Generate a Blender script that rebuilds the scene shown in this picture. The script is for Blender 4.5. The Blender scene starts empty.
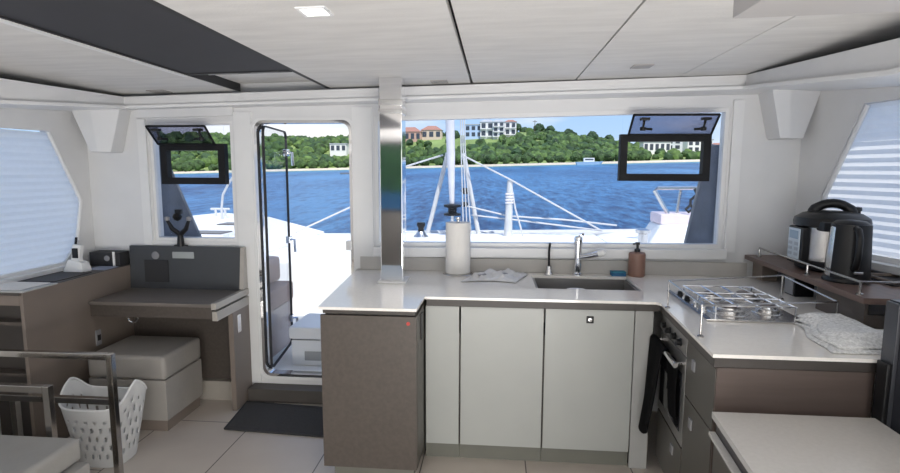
import bpy, bmesh, math, random
from mathutils import Vector, Matrix, noise

random.seed(7)
SC = bpy.context.scene
COL = SC.collection
PI = math.pi

# ------------------------------------------------------------------ camera
cam_d = bpy.data.cameras.new('camera')
cam_d.sensor_width = 36.0
cam_d.lens = 21.6
cam_d.clip_end = 3000
cam = bpy.data.objects.new('camera', cam_d)
COL.objects.link(cam)
SC.camera = cam
YAW, PITCH, ROLL = (math.radians(a) for a in (4.9, 6.95, -0.2))
fwd = Vector((-math.sin(YAW) * math.cos(PITCH), math.cos(YAW) * math.cos(PITCH), -math.sin(PITCH)))
rgt = Vector((math.cos(YAW), math.sin(YAW), 0))
dwn = fwd.cross(rgt)
r2 = math.cos(ROLL) * rgt + math.sin(ROLL) * dwn
d2 = -math.sin(ROLL) * rgt + math.cos(ROLL) * dwn
cam.matrix_world = Matrix(((r2.x, -d2.x, -fwd.x, 0), (r2.y, -d2.y, -fwd.y, 0), (r2.z, -d2.z, -fwd.z, 1.65), (0, 0, 0, 1)))

# ------------------------------------------------------------------ light and exposure
SC.view_settings.view_transform = 'Standard'
SC.view_settings.look = 'None'
SC.view_settings.gamma = 1.0
SC.view_settings.use_curve_mapping = False
SC.view_settings.exposure = 0.22

w = bpy.data.worlds.new('sky')
SC.world = w
w.use_nodes = True
nt = w.node_tree
nt.nodes.clear()
N = nt.nodes.new
out = N('ShaderNodeOutputWorld'); bg = N('ShaderNodeBackground')
tc = N('ShaderNodeTexCoord'); sep = N('ShaderNodeSeparateXYZ')
nt.links.new(tc.outputs['Generated'], sep.inputs[0])
ramp = N('ShaderNodeValToRGB')
ramp.color_ramp.elements[0].position = 0.0
ramp.color_ramp.elements[0].color = (0.60, 0.78, 0.98, 1)
ramp.color_ramp.elements[1].position = 0.6
ramp.color_ramp.elements[1].color = (0.12, 0.30, 0.72, 1)
e = ramp.color_ramp.elements.new(0.14); e.color = (0.42, 0.65, 0.95, 1)
nt.links.new(sep.outputs['Z'], ramp.inputs[0])
mp = N('ShaderNodeMapping'); mp.inputs['Scale'].default_value = (1.6, 1.6, 7.0)
nt.links.new(tc.outputs['Generated'], mp.inputs[0])
cn = N('ShaderNodeTexNoise'); cn.inputs['Scale'].default_value = 1.7; cn.inputs['Detail'].default_value = 6
nt.links.new(mp.outputs[0], cn.inputs['Vector'])
cr = N('ShaderNodeValToRGB')
cr.color_ramp.elements[0].position = 0.46; cr.color_ramp.elements[1].position = 0.66
nt.links.new(cn.outputs['Fac'], cr.inputs[0])
# a bright cloud bank stands low to port (left) and ahead
bank = N('ShaderNodeVectorMath'); bank.operation = 'DOT_PRODUCT'
bank.inputs[1].default_value = (-0.42, 0.90, 0.05)
nt.links.new(tc.outputs['Generated'], bank.inputs[0])
bk = N('ShaderNodeMapRange'); bk.inputs['From Min'].default_value = 0.95; bk.inputs['From Max'].default_value = 0.995
nt.links.new(bank.outputs['Value'], bk.inputs['Value'])
mxf = N('ShaderNodeMath'); mxf.operation = 'MAXIMUM'
nt.links.new(cr.outputs[0], mxf.inputs[0]); nt.links.new(bk.outputs[0], mxf.inputs[1])
cm = N('ShaderNodeMixRGB')
nt.links.new(mxf.outputs[0], cm.inputs['Fac'])
nt.links.new(ramp.outputs[0], cm.inputs[1])
cm.inputs[2].default_value = (1.0, 1.0, 1.0, 1)
nt.links.new(cm.outputs[0], bg.inputs['Color'])
bg.inputs['Strength'].default_value = 0.95
nt.links.new(bg.outputs[0], out.inputs['Surface'])

sun_d = bpy.data.lights.new('sun', 'SUN'); sun_d.energy = 4.0; sun_d.angle = math.radians(0.6)
sun_d.color = (1.0, 0.96, 0.9)
sun = bpy.data.objects.new('sun', sun_d); COL.objects.link(sun)
sun.rotation_euler = Vector((-0.30, 0.62, -0.95)).to_track_quat('-Z', 'Y').to_euler()

def area(name, loc, direction, sx, sy, power, color=(1, 1, 1)):
    d = bpy.data.lights.new(name, 'AREA'); d.shape = 'RECTANGLE'; d.size = sx; d.size_y = sy
    d.energy = power; d.color = color
    o = bpy.data.objects.new(name, d); COL.objects.link(o)
    o.location = loc
    o.rotation_euler = Vector(direction).to_track_quat('-Z', 'Y').to_euler()
    return o
# fill lamp added in the aft doorway to boost its daylight inside the cabin
area('aft_doorway_fill', (0.4, -2.40, 1.15), (0, 1, 0.25), 2.8, 1.8, 20, (1.0, 0.97, 0.95))
# upward fill lamp added low behind the camera to brighten the deckhead
area('deckhead_fill', (0.55, -1.3, 0.05), (-0.12, 0.45, 1), 3.2, 2.2, 270, (1.0, 0.97, 0.93))

# ------------------------------------------------------------------ materials
MATS = {}
def mat(name, col, rough=0.5, metal=0.0, var=0.06, vscale=6.0, bump=0.0, bscale=40.0, spec=0.5, stretch=None, emit=None, coat=0.0):
    if name in MATS:
        return MATS[name]
    m = bpy.data.materials.new(name); m.use_nodes = True
    t = m.node_tree; b = t.nodes['Principled BSDF']
    tcn = t.nodes.new('ShaderNodeTexCoord'); src = tcn.outputs['Object']
    if stretch:
        mpn = t.nodes.new('ShaderNodeMapping'); mpn.inputs['Scale'].default_value = stretch
        t.links.new(src, mpn.inputs[0]); src = mpn.outputs[0]
    nz = t.nodes.new('ShaderNodeTexNoise'); nz.inputs['Scale'].default_value = vscale; nz.inputs['Detail'].default_value = 5
    t.links.new(src, nz.inputs['Vector'])
    rp = t.nodes.new('ShaderNodeValToRGB')
    rp.color_ramp.elements[0].position = 0.3; rp.color_ramp.elements[1].position = 0.7
    rp.color_ramp.elements[0].color = tuple(max(0, c * (1 - var)) for c in col) + (1,)
    rp.color_ramp.elements[1].color = tuple(min(1, c * (1 + var)) for c in col) + (1,)
    t.links.new(nz.outputs['Fac'], rp.inputs[0])
    t.links.new(rp.outputs[0], b.inputs['Base Color'])
    b.inputs['Roughness'].default_value = rough
    b.inputs['Metallic'].default_value = metal
    b.inputs['Specular IOR Level'].default_value = spec
    b.inputs['Coat Weight'].default_value = coat
    if bump:
        n2 = t.nodes.new('ShaderNodeTexNoise'); n2.inputs['Scale'].default_value = bscale; n2.inputs['Detail'].default_value = 4
        t.links.new(src, n2.inputs['Vector'])
        bp = t.nodes.new('ShaderNodeBump'); bp.inputs['Strength'].default_value = bump; bp.inputs['Distance'].default_value = 0.01
        t.links.new(n2.outputs['Fac'], bp.inputs['Height']); t.links.new(bp.outputs[0], b.inputs['Normal'])
    if emit:
        b.inputs['Emission Color'].default_value = emit[0] + (1,); b.inputs['Emission Strength'].default_value = emit[1]
    MATS[name] = m
    return m

WALL = mat('wall_gelcoat', (0.70, 0.70, 0.70), 0.55, var=0.02)
CEIL = mat('ceiling_fabric', (0.68, 0.67, 0.655), 0.85, var=0.07, vscale=5, bump=0.25, bscale=120, stretch=(0.6, 3, 1))
TRIMW = mat('trim_white', (0.76, 0.76, 0.755), 0.4, var=0.02)
DARKGAP = mat('dark_gap', (0.05, 0.05, 0.055), 0.7)
HATCHB = mat('hatch_blind', (0.035, 0.035, 0.042), 0.75, bump=0.1, bscale=200)
QUARTZ = mat('quartz', (0.86, 0.825, 0.775), 0.12, var=0.03, vscale=60, coat=0.3)
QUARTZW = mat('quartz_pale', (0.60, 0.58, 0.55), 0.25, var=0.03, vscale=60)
BAND = mat('dark_edge_band', (0.055, 0.047, 0.042), 0.45)
TAUPE = mat('taupe_laminate', (0.082, 0.073, 0.062), 0.42, var=0.05, vscale=3)
TAUPE2 = mat('taupe_wood', (0.078, 0.064, 0.054), 0.45, var=0.12, vscale=4, stretch=(12, 1, 12))
TAUPE3 = mat('brown_laminate', (0.19, 0.155, 0.13), 0.45, var=0.06, vscale=3)
WALNUT = mat('walnut', (0.15, 0.10, 0.082), 0.4, var=0.15, vscale=3, stretch=(12, 1, 12))
WHITEDOOR = mat('white_lacquer', (0.40, 0.41, 0.39), 0.35, var=0.015)
TOE = mat('toe_grey_green', (0.16, 0.16, 0.135), 0.5)
BLACKP = mat('black_plastic', (0.010, 0.010, 0.011), 0.38, spec=0.35)
BLACKM = mat('black_matte', (0.022, 0.022, 0.024), 0.7)
GREYP = mat('grey_plastic', (0.25, 0.25, 0.26), 0.5)
RAILM = mat('rail_steel', (0.42, 0.41, 0.40), 0.25, 1.0)
TUBEM = mat('tube_chrome', (0.50, 0.47, 0.43), 0.14, 1.0)
ENDP = mat('end_panel_brown', (0.105, 0.078, 0.068), 0.5, var=0.08, vscale=3, stretch=(1, 12, 12))
CHROME = mat('chrome', (0.82, 0.82, 0.83), 0.06, 1.0, var=0.02)
STEEL = mat('brushed_steel', (0.62, 0.61, 0.60), 0.25, 1.0, var=0.06, vscale=30)
SINKM = mat('sink_steel', (0.30, 0.29, 0.28), 0.35, 0.8, var=0.08)
WHITEP = mat('white_plastic', (0.75, 0.75, 0.74), 0.4, var=0.02)
PAPER = mat('paper', (0.74, 0.72, 0.69), 0.9, var=0.03, bump=0.3, bscale=90)
OTTO = mat('ottoman_vinyl', (0.30, 0.28, 0.255), 0.6, var=0.05, bump=0.15, bscale=60)
SETTEE = mat('settee_vinyl', (0.30, 0.29, 0.27), 0.55, var=0.04, bump=0.12, bscale=50)
CARPET = mat('mat_carpet', (0.052, 0.050, 0.050), 0.95, var=0.25, vscale=120, bump=0.6, bscale=300)
TOWELB = mat('black_towel', (0.006, 0.006, 0.0065), 0.98, var=0.2, vscale=20, bump=0.4, bscale=250, spec=0.1)
WAFFLE = mat('waffle_cloth', (0.74, 0.74, 0.73), 0.9, var=0.25, vscale=85, bump=0.7, bscale=110)
DECK = mat('deck_gelcoat', (0.86, 0.86, 0.84), 0.5, var=0.03)
CUSH = mat('tan_cushion', (0.36, 0.24, 0.19), 0.7, var=0.08)
SAILC = mat('sail_cloth', (0.70, 0.68, 0.70), 0.7, var=0.10, vscale=4)
ROPE = mat('rope_white', (0.58, 0.58, 0.58), 0.7)
SUNSH = mat('sunshade_mesh', (0.17, 0.19, 0.23), 0.85, var=0.12, vscale=10)
BARE = mat('frame_black', (0.012, 0.0125, 0.014), 0.6, spec=0.2)

def tiles():
    m = bpy.data.materials.new('floor_tiles'); m.use_nodes = True
    t = m.node_tree; b = t.nodes['Principled BSDF']
    tcn = t.nodes.new('ShaderNodeTexCoord')
    mpn = t.nodes.new('ShaderNodeMapping'); mpn.inputs['Rotation'].default_value = (0, 0, PI / 2); mpn.inputs['Location'].default_value = (0.14, 0.0, 0)
    t.links.new(tcn.outputs['Object'], mpn.inputs[0])
    br = t.nodes.new('ShaderNodeTexBrick')
    br.inputs['Color1'].default_value = (0.56, 0.50, 0.44, 1); br.inputs['Color2'].default_value = (0.53, 0.47, 0.415, 1)
    br.inputs['Mortar'].default_value = (0.13, 0.11, 0.10, 1)
    br.inputs['Scale'].default_value = 1.0; br.inputs['Mortar Size'].default_value = 0.004
    br.inputs['Brick Width'].default_value = 1.3; br.inputs['Row Height'].default_value = 0.62
    t.links.new(mpn.outputs[0], br.inputs['Vector'])
    nz = t.nodes.new('ShaderNodeTexNoise'); nz.inputs['Scale'].default_value = 3; nz.inputs['Detail'].default_value = 6
    t.links.new(tcn.outputs['Object'], nz.inputs['Vector'])
    mx = t.nodes.new('ShaderNodeMixRGB'); mx.blend_type = 'OVERLAY'; mx.inputs[0].default_value = 0.12
    t.links.new(br.outputs['Color'], mx.inputs[1]); t.links.new(nz.outputs['Fac'], mx.inputs[2])
    t.links.new(mx.outputs[0], b.inputs['Base Color'])
    b.inputs['Roughness'].default_value = 0.32
    return m
TILE = tiles()

def glass(name, tint, gloss=0.5):
    m = bpy.data.materials.new(name); m.use_nodes = True
    t = m.node_tree; t.nodes.clear()
    o = t.nodes.new('ShaderNodeOutputMaterial'); mx = t.nodes.new('ShaderNodeMixShader')
    tr = t.nodes.new('ShaderNodeBsdfTransparent'); tr.inputs['Color'].default_value = tint + (1,)
    gl = t.nodes.new('ShaderNodeBsdfGlossy'); gl.inputs['Roughness'].default_value = 0.02
    fr = t.nodes.new('ShaderNodeFresnel'); fr.inputs['IOR'].default_value = 1.4
    ml = t.nodes.new('ShaderNodeMath'); ml.operation = 'MULTIPLY'; ml.inputs[1].default_value = gloss
    t.links.new(fr.outputs[0], ml.inputs[0]); t.links.new(ml.outputs[0], mx.inputs[0])
    t.links.new(tr.outputs[0], mx.inputs[1]); t.links.new(gl.outputs[0], mx.inputs[2])
    t.links.new(mx.outputs[0], o.inputs['Surface'])
    return m
GLASS = glass('window_glass', (0.93, 0.95, 0.98), 0.06)
DOORGLASS = glass('door_glass', (0.93, 0.95, 0.98), 0.10)
AFTGLASS = glass('aft_glass', (0.52, 0.60, 0.62), 0.2)
SMOKED = glass('smoked_glass', (0.58, 0.58, 0.66), 0.4)
CLEARP = glass('clear_plastic', (0.78, 0.80, 0.82), 0.9)

def blind_mat():
    m = bpy.data.materials.new('blind_fabric'); m.use_nodes = True
    t = m.node_tree; t.nodes.clear()
    o = t.nodes.new('ShaderNodeOutputMaterial'); ad = t.nodes.new('ShaderNodeMixShader'); ad.inputs[0].default_value = 0.75
    d = t.nodes.new('ShaderNodeBsdfDiffuse'); tl = t.nodes.new('ShaderNodeBsdfTranslucent')
    tcn = t.nodes.new('ShaderNodeTexCoord'); nz = t.nodes.new('ShaderNodeTexNoise'); nz.inputs['Scale'].default_value = 30
    rp = t.nodes.new('ShaderNodeValToRGB'); rp.color_ramp.elements[0].color = (0.90, 0.88, 0.85, 1); rp.color_ramp.elements[1].color = (0.95, 0.93, 0.90, 1)
    t.links.new(tcn.outputs['Object'], nz.inputs['Vector']); t.links.new(nz.outputs['Fac'], rp.inputs[0])
    t.links.new(rp.outputs[0], d.inputs['Color']); t.links.new(rp.outputs[0], tl.inputs['Color'])
    t.links.new(d.outputs[0], ad.inputs[1]); t.links.new(tl.outputs[0], ad.inputs[2]); t.links.new(ad.outputs[0], o.inputs['Surface'])
    return m
BLIND = blind_mat()

def sea_mat():
    m = bpy.data.materials.new('sea_water'); m.use_nodes = True
    t = m.node_tree; b = t.nodes['Principled BSDF']
    tcn = t.nodes.new('ShaderNodeTexCoord')
    mpn = t.nodes.new('ShaderNodeMapping'); mpn.inputs['Scale'].default_value = (1.0, 0.24, 1)
    t.links.new(tcn.outputs['Object'], mpn.inputs[0])
    n1 = t.nodes.new('ShaderNodeTexNoise'); n1.inputs['Scale'].default_value = 1.5; n1.inputs['Detail'].default_value = 7; n1.inputs['Roughness'].default_value = 0.75
    t.links.new(mpn.outputs[0], n1.inputs['Vector'])
    n2 = t.nodes.new('ShaderNodeTexNoise'); n2.inputs['Scale'].default_value = 0.06; n2.inputs['Detail'].default_value = 4
    t.links.new(mpn.outputs[0], n2.inputs['Vector'])
    mx = t.nodes.new('ShaderNodeMath'); mx.operation = 'ADD'
    t.links.new(n1.outputs['Fac'], mx.inputs[0])
    m2 = t.nodes.new('ShaderNodeMath'); m2.operation = 'MULTIPLY'; m2.inputs[1].default_value = 0.5
    t.links.new(n2.outputs['Fac'], m2.inputs[0]); t.links.new(m2.outputs[0], mx.inputs[1])
    rp = t.nodes.new('ShaderNodeValToRGB')
    rp.color_ramp.elements[0].position = 0.64; rp.color_ramp.elements[0].color = (0.003, 0.045, 0.17, 1)
    rp.color_ramp.elements[1].position = 0.84; rp.color_ramp.elements[1].color = (0.075, 0.25, 0.51, 1)
    t.links.new(mx.outputs[0], rp.inputs[0])
    # shallows near the beach turn turquoise
    sp = t.nodes.new('ShaderNodeSeparateXYZ'); t.links.new(tcn.outputs['Object'], sp.inputs[0])
    mr = t.nodes.new('ShaderNodeMapRange'); mr.inputs['From Min'].default_value = 200; mr.inputs['From Max'].default_value = 248
    t.links.new(sp.outputs['Y'], mr.inputs['Value'])
    cmx = t.nodes.new('ShaderNodeMixRGB'); cmx.inputs[2].default_value = (0.11, 0.34, 0.44, 1)
    t.links.new(mr.outputs[0], cmx.inputs[0]); t.links.new(rp.outputs[0], cmx.inputs[1])
    t.links.new(cmx.outputs[0], b.inputs['Base Color'])
    b.inputs['Roughness'].default_value = 0.3; b.inputs['Specular IOR Level'].default_value = 0.13
    bp = t.nodes.new('ShaderNodeBump'); bp.inputs['Strength'].default_value = 1.0; bp.inputs['Distance'].default_value = 0.5
    t.links.new(n1.outputs['Fac'], bp.inputs['Height']); t.links.new(bp.outputs[0], b.inputs['Normal'])
    return m
SEA = sea_mat()
HILL = mat('hill_grass', (0.20, 0.27, 0.085), 0.9, var=0.35, vscale=0.06, bump=0.0)
SAND = mat('sand', (0.62, 0.55, 0.44), 0.9, var=0.1, vscale=0.3)
LEAF = mat('foliage', (0.050, 0.096, 0.024), 0.8, var=0.55, vscale=0.35)
LEAFA = mat('foliage_bright', (0.088, 0.15, 0.036), 0.8, var=0.5, vscale=0.35)
LEAFB = mat('foliage_deep', (0.034, 0.072, 0.026), 0.8, var=0.5, vscale=0.35)
BARK = mat('bark', (0.12, 0.09, 0.06), 0.9)
HWHITE = mat('house_white', (0.80, 0.78, 0.76), 0.7)
HPINK = mat('house_pink', (0.58, 0.36, 0.28), 0.7)
HBLUE = mat('house_blue', (0.48, 0.60, 0.78), 0.6)
HDARK = mat('house_window', (0.06, 0.07, 0.09), 0.2)
HROOF = mat('house_roof', (0.40, 0.20, 0.15), 0.8)
HROOFG = mat('house_roof_grey', (0.45, 0.46, 0.48), 0.7)

# ------------------------------------------------------------------ mesh helpers
class B:
    """collects shapes into one mesh"""
    def __init__(self): self.bm = bmesh.new()
    def box(self, x0, x1, y0, y1, z0, z1, bev=0.0, seg=2):
        return self.hexa([(x0, y0, z0), (x1, y0, z0), (x1, y1, z0), (x0, y1, z0)], [(x0, y0, z1), (x1, y0, z1), (x1, y1, z1), (x0, y1, z1)], bev, seg)
    def hexa(self, lo, hi, bev=0.0, seg=2):
        t = bmesh.new()
        n = len(lo)
        a = [t.verts.new(p) for p in lo]; b = [t.verts.new(p) for p in hi]
        t.faces.new(list(reversed(a))); t.faces.new(b)
        for i in range(n):
            t.faces.new((a[i], a[(i + 1) % n], b[(i + 1) % n], b[i]))
        bmesh.ops.recalc_face_normals(t, faces=t.faces)
        if bev > 0:
            bmesh.ops.bevel(t, geom=list(t.edges), offset=bev, segments=seg, affect='EDGES', profile=0.6, clamp_overlap=True)
        self._merge(t); return self
    def prism(self, pts, off, bev=0.0, seg=2):
        return self.hexa(pts, [tuple(Vector(p) + Vector(off)) for p in pts], bev, seg)
    def plan(self, pts, z0, z1, bev=0.0):
        return self.hexa([(x, y, z0) for x, y in pts], [(x, y, z1) for x, y in pts], bev)
    def tube(self, pts, r, n=10, caps=True):
        t = bmesh.new(); pts = [Vector(p) for p in pts]; rings = []
        up = None
        for i, p in enumerate(pts):
            d = (pts[min(i + 1, len(pts) - 1)] - pts[max(i - 1, 0)]).normalized()
            if up is None:
                up = d.orthogonal().normalized()
            u = (up - d * up.dot(d)).normalized(); v = d.cross(u); up = u
            rr = r[i] if isinstance(r, (list, tuple)) else r
            rings.append([t.verts.new(p + (u * math.cos(2 * PI * k / n) + v * math.sin(2 * PI * k / n)) * rr) for k in range(n)])
        for a, b in zip(rings, rings[1:]):
            for k in range(n):
                t.faces.new((a[k], a[(k + 1) % n], b[(k + 1) % n], b[k]))
        if caps:
            t.faces.new(list(reversed(rings[0]))); t.faces.new(rings[-1])
        bmesh.ops.recalc_face_normals(t, faces=t.faces)
        self._merge(t); return self
    def lathe(self, prof, c, n=32, sx=1.0, sy=1.0, axis=None):
        t = bmesh.new(); rings = []
        M = Matrix.Identity(3)
        if axis is not None:
            M = Vector((0, 0, 1)).rotation_difference(Vector(axis)).to_matrix()
        for r, z in prof:
            rr = max(r, 1e-4)
            rings.append([t.verts.new(Vector(c) + M @ Vector((rr * sx * math.cos(2 * PI * k / n), rr * sy * math.sin(2 * PI * k / n), z))) for k in range(n)])
        for a, b in zip(rings, rings[1:]):
            for k in range(n):
                t.faces.new((a[k], a[(k + 1) % n], b[(k + 1) % n], b[k]))
        t.faces.new(list(reversed(rings[0]))); t.faces.new(rings[-1])
        bmesh.ops.recalc_face_normals(t, faces=t.faces)
        self._merge(t); return self
    def grid(self, f, nu, nv):
        t = bmesh.new()
        vs = [[t.verts.new(f(i / nu, j / nv)) for j in range(nv + 1)] for i in range(nu + 1)]
        for i in range(nu):
            for j in range(nv):
                t.faces.new((vs[i][j], vs[i + 1][j], vs[i + 1][j + 1], vs[i][j + 1]))
        self._merge(t); return self
    def _merge(self, t):
        me = bpy.data.meshes.new('tmp'); t.to_mesh(me); t.free()
        self.bm.from_mesh(me); bpy.data.meshes.remove(me)
    def xform(self, M):
        bmesh.ops.transform(self.bm, matrix=M, verts=self.bm.verts); return self

ORIG = {}
def put(name, b, m, parent=None, smooth=40, origin=None):
    """link the collected shapes as ONE mesh object; coordinates given in the boat's frame"""
    me = bpy.data.meshes.new(name)
    o = bpy.data.objects.new(name, me); COL.objects.link(o)
    if parent is not None:
        org = ORIG[parent.name]; o.parent = parent
    else:
        if origin is None:
            vs = [v.co for v in b.bm.verts]
            origin = Vector(((min(v.x for v in vs) + max(v.x for v in vs)) / 2, (min(v.y for v in vs) + max(v.y for v in vs)) / 2, min(v.z for v in vs)))
        org = Vector(origin); o.location = org
    ORIG[o.name] = org
    bmesh.ops.translate(b.bm, verts=b.bm.verts, vec=-org)
    b.bm.to_mesh(me); b.bm.free()
    if isinstance(m, (list, tuple)):
        for q in m: me.materials.append(q)
    else:
        me.materials.append(m)
    if smooth:
        for p in me.polygons: p.use_smooth = True
        me.set_sharp_from_angle(angle=math.radians(smooth))
        if len(me.polygons) < 400:
            wn = o.modifiers.new('weighted', 'WEIGHTED_NORMAL'); wn.keep_sharp = True; wn.weight = 80
    return o
def tag(o, label, cat, group=None, kind=None):
    o['label'] = label; o['category'] = cat
    if group: o['group'] = group
    if kind: o['kind'] = kind
    return o
def thing(name, label, cat, loc, group=None):
    o = bpy.data.objects.new(name, None); COL.objects.link(o)
    o.empty_display_size = 0.1; o.location = loc; ORIG[o.name] = Vector(loc)
    return tag(o, label, cat, group)
def struct(name, b, m, smooth=0, parent=None):
    o = put(name, b, m, parent, smooth)
    if parent is None: o['kind'] = 'structure'
    return o
def copy_tree(o, loc, label=None, scale=None, rotz=None):
    c = o.copy(); COL.objects.link(c); c.location = loc
    if label: c['label'] = label
    if scale: c.scale = scale
    if rotz is not None: c.rotation_euler = (0, 0, rotz)
    for ch in list(o.children):
        d = ch.copy(); COL.objects.link(d); d.parent = c
        for g in list(ch.children):
            h = g.copy(); COL.objects.link(h); h.parent = d
    return c

def frame_rect(b, x0, x1, z0, z1a, z1b, w, y0, y1, z0b=None):
    z0b = z0 if z0b is None else z0b
    b.hexa([(x0, y0, z0), (x0 + w, y0, z0), (x0 + w, y1, z0), (x0, y1, z0)], [(x0, y0, z1a), (x0 + w, y0, z1a), (x0 + w, y1, z1a), (x0, y1, z1a)])
    b.hexa([(x1 - w, y0, z0b), (x1, y0, z0b), (x1, y1, z0b), (x1 - w, y1, z0b)], [(x1 - w, y0, z1b), (x1, y0, z1b), (x1, y1, z1b), (x1 - w, y1, z1b)])
    b.hexa([(x0 + w, y0, z0), (x1 - w, y0, z0b), (x1 - w, y1, z0b), (x0 + w, y1, z0)], [(x0 + w, y0, z0 + w), (x1 - w, y0, z0b + w), (x1 - w, y1, z0b + w), (x0 + w, y1, z0 + w)])
    b.hexa([(x0 + w, y0, z1a - w), (x1 - w, y0, z1b - w), (x1 - w, y1, z1b - w), (x0 + w, y1, z1a - w)], [(x0 + w, y0, z1a), (x1 - w, y0, z1b), (x1 - w, y1, z1b), (x0 + w, y1, z1a)])

FZ = -0.1                       # the sole (floor) of the cabin
WY = 3.9                        # inner face of the forward bulkhead
def zc(x): return 2.245 + 0.02 * x   # underside of the slightly canted deckhead

# ================================================================== SETTING
struct('floor', B().box(-3.1, 2.25, -2.5, WY, FZ - 0.05, FZ), TILE)

# ceiling panels, dark gaps between them
def panel(b, x0, x1, y0, y1, th=0.03, dz=0.0):
    b.hexa([(x0, y0, zc(x0) + dz), (x1, y0, zc(x1) + dz), (x1, y1, zc(x1) + dz), (x0, y1, zc(x0) + dz)],
           [(x0, y0, zc(x0) + dz + th), (x1, y0, zc(x1) + dz + th), (x1, y1, zc(x1) + dz + th), (x0, y1, zc(x0) + dz + th)])
b = B()
for x0, x1 in ((-3.1, -1.86), (-1.17, -0.187), (-0.170, 0.512), (0.522, 1.178), (1.183, 2.25)):
    panel(b, x0, x1, -2.5, 3.80)
panel(b, -1.83, -1.20, 3.20, 3.80, dz=0.05)
panel(b, -1.83, -1.20, -2.5, -0.6)
struct('ceiling', b, CEIL)
b = B(); panel(b, -3.1, 2.25, -2.5, 3.96, 0.12, 0.085); struct('ceiling_2', b, DARKGAP)
b = B(); panel(b, -1.868, -1.838, -2.5, 3.16, 0.06, -0.010); struct('trim_1', b, TRIMW)
b = B(); panel(b, -1.838, -1.826, -0.6, 3.80, 0.07, -0.004); struct('trim_2', b, BLACKM)
b = B(); panel(b, -1.20, -1.17, -0.6, 3.80, 0.07, 0.0); struct('trim_3', b, BLACKM)

# forward bulkhead with a hole for the small window, the door and the long window
WIN1 = (-2.60, -1.95, 1.112, 1.995); DOOR = (-1.775, -1.063, 0.075, 2.0)
def mtop(x): return 2.03 + 0.021 * (x + 0.89)
WIN2 = (-0.885, 1.575, 1.095)
TOPZ = 2.36
b = B()
def wp(x0, x1, z0a, z0b, z1a, z1b):
    b.hexa([(x0, WY, z0a), (x1, WY, z0b), (x1, WY + 0.07, z0b), (x0, WY + 0.07, z0a)], [(x0, WY, z1a), (x1, WY, z1b), (x1, WY + 0.07, z1b), (x0, WY + 0.07, z1a)])
wp(-3.2, WIN1[0], FZ, FZ, TOPZ, TOPZ)
wp(WIN1[0], WIN1[1], FZ, FZ, WIN1[2], WIN1[2]); wp(WIN1[0], WIN1[1], WIN1[3], WIN1[3] + 0.012, TOPZ, TOPZ)
wp(WIN1[1], DOOR[0], FZ, FZ, TOPZ, TOPZ)
wp(DOOR[0], DOOR[1], FZ, FZ, DOOR[2], DOOR[2]); wp(DOOR[0], DOOR[1], DOOR[3], DOOR[3], TOPZ, TOPZ)
wp(DOOR[1], WIN2[0], FZ, FZ, TOPZ, TOPZ)
wp(WIN2[0], WIN2[1], FZ, FZ, WIN2[2], WIN2[2] + 0.02); wp(WIN2[0], WIN2[1], mtop(WIN2[0]), mtop(WIN2[1]), TOPZ, TOPZ)
wp(WIN2[1], 2.35, FZ, FZ, TOPZ, TOPZ)
struct('wall_front', b, WALL)

# raised vertical facings either side of door and long window
b = B()
b.box(-1.12 + 0.075, -0.90, WY - 0.018, WY, 0.93, 2.10)
b.box(-1.93, -1.80, WY - 0.018, WY, 0.02, 2.07)
struct('trim_4', b, TRIMW)
b = B(); b.box(1.592, 1.66, WY - 0.02, WY, 1.09, 2.13); b.box(-2.68, -2.615, WY - 0.02, WY, 1.08, 2.02)
struct('trim_5', b, TRIMW)
b = B(); b.hexa([(-2.68, WY - 0.03, 2.03), (-1.93, WY - 0.03, 2.045), (-1.93, WY, 2.045), (-2.68, WY, 2.03)], [(-2.68, WY - 0.03, 2.11), (-1.93, WY - 0.03, 2.12), (-1.93, WY, 2.12), (-2.68, WY, 2.11)])
struct('trim_6', b, WALL)

# cornice across the top of the bulkhead and down both sides
def zb(x): return 2.078 + 0.0225 * (x + 2.8)
LX, RX = -2.665, 1.60            # inner corners of the cornice
def run(name, face, under, drop, m):
    """one mitred band: port side, across the bulkhead, starboard side; zlo/zhi given at the six stations"""
    b = B()
    st = [(LX, -2.5), (LX, 2.6), (LX, 3.74), (RX, 3.74), (RX, 2.4), (RX, -2.5)]
    ou = [(-3.1, -2.5), (-3.1, 2.6), (-3.1, 3.9), (2.25, 3.9), (2.25, 2.4), (2.25, -2.5)]
    for i in range(5):
        p, q, r, o_ = st[i], st[i + 1], ou[i + 1], ou[i]
        if drop:
            k = 0.03
            mv = lambda c: (c[0] + (k if c[0] < 0 else -k), c[1] - (k if abs(c[1] - 3.74) < 0.01 else 0))
            p, q = mv(p), mv(q)
        b.hexa([(*p, face[i]), (*q, face[i + 1]), (*r, face[i + 1]), (*o_, face[i])], [(*p, under[i]), (*q, under[i + 1]), (*r, under[i + 1]), (*o_, under[i])])
    struct(name, b, m)
Zl = [1.985, 1.985, zb(LX), zb(RX), 2.04, 2.04]
Zm = [z_ + 0.02 for z_ in Zl]
Zh = [2.13, 2.13, zb(LX) + 0.085, zb(RX) + 0.095, 2.185, 2.185]
run('trim_7', Zm, Zh, False, WALL)
run('trim_8', Zl, Zm, True, TRIMW)

# corner brackets under the cornice (tapered boxes with one chamfered face)
def bracket(name, top, bot, z1, z0):
    lo = [(bot[0], 3.72, z0), (bot[1], 3.72, z0), (bot[2], 3.76, z0), (bot[2], WY, z0), (bot[0], WY, z0)]
    hi = [(top[0], 3.70, z1), (top[1], 3.70, z1), (top[2], 3.77, z1), (top[2], WY, z1), (top[0], WY, z1)]
    struct(name, B().hexa(lo, hi, 0.012), WALL, 30)
bracket('trim_9', (1.735, 1.86, 2.10), (1.825, 1.885, 1.99), 2.22, 1.865)
bracket('trim_10', (-3.06, -2.90, -2.72), (-2.94, -2.88, -2.81), 2.10, 1.775)

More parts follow.
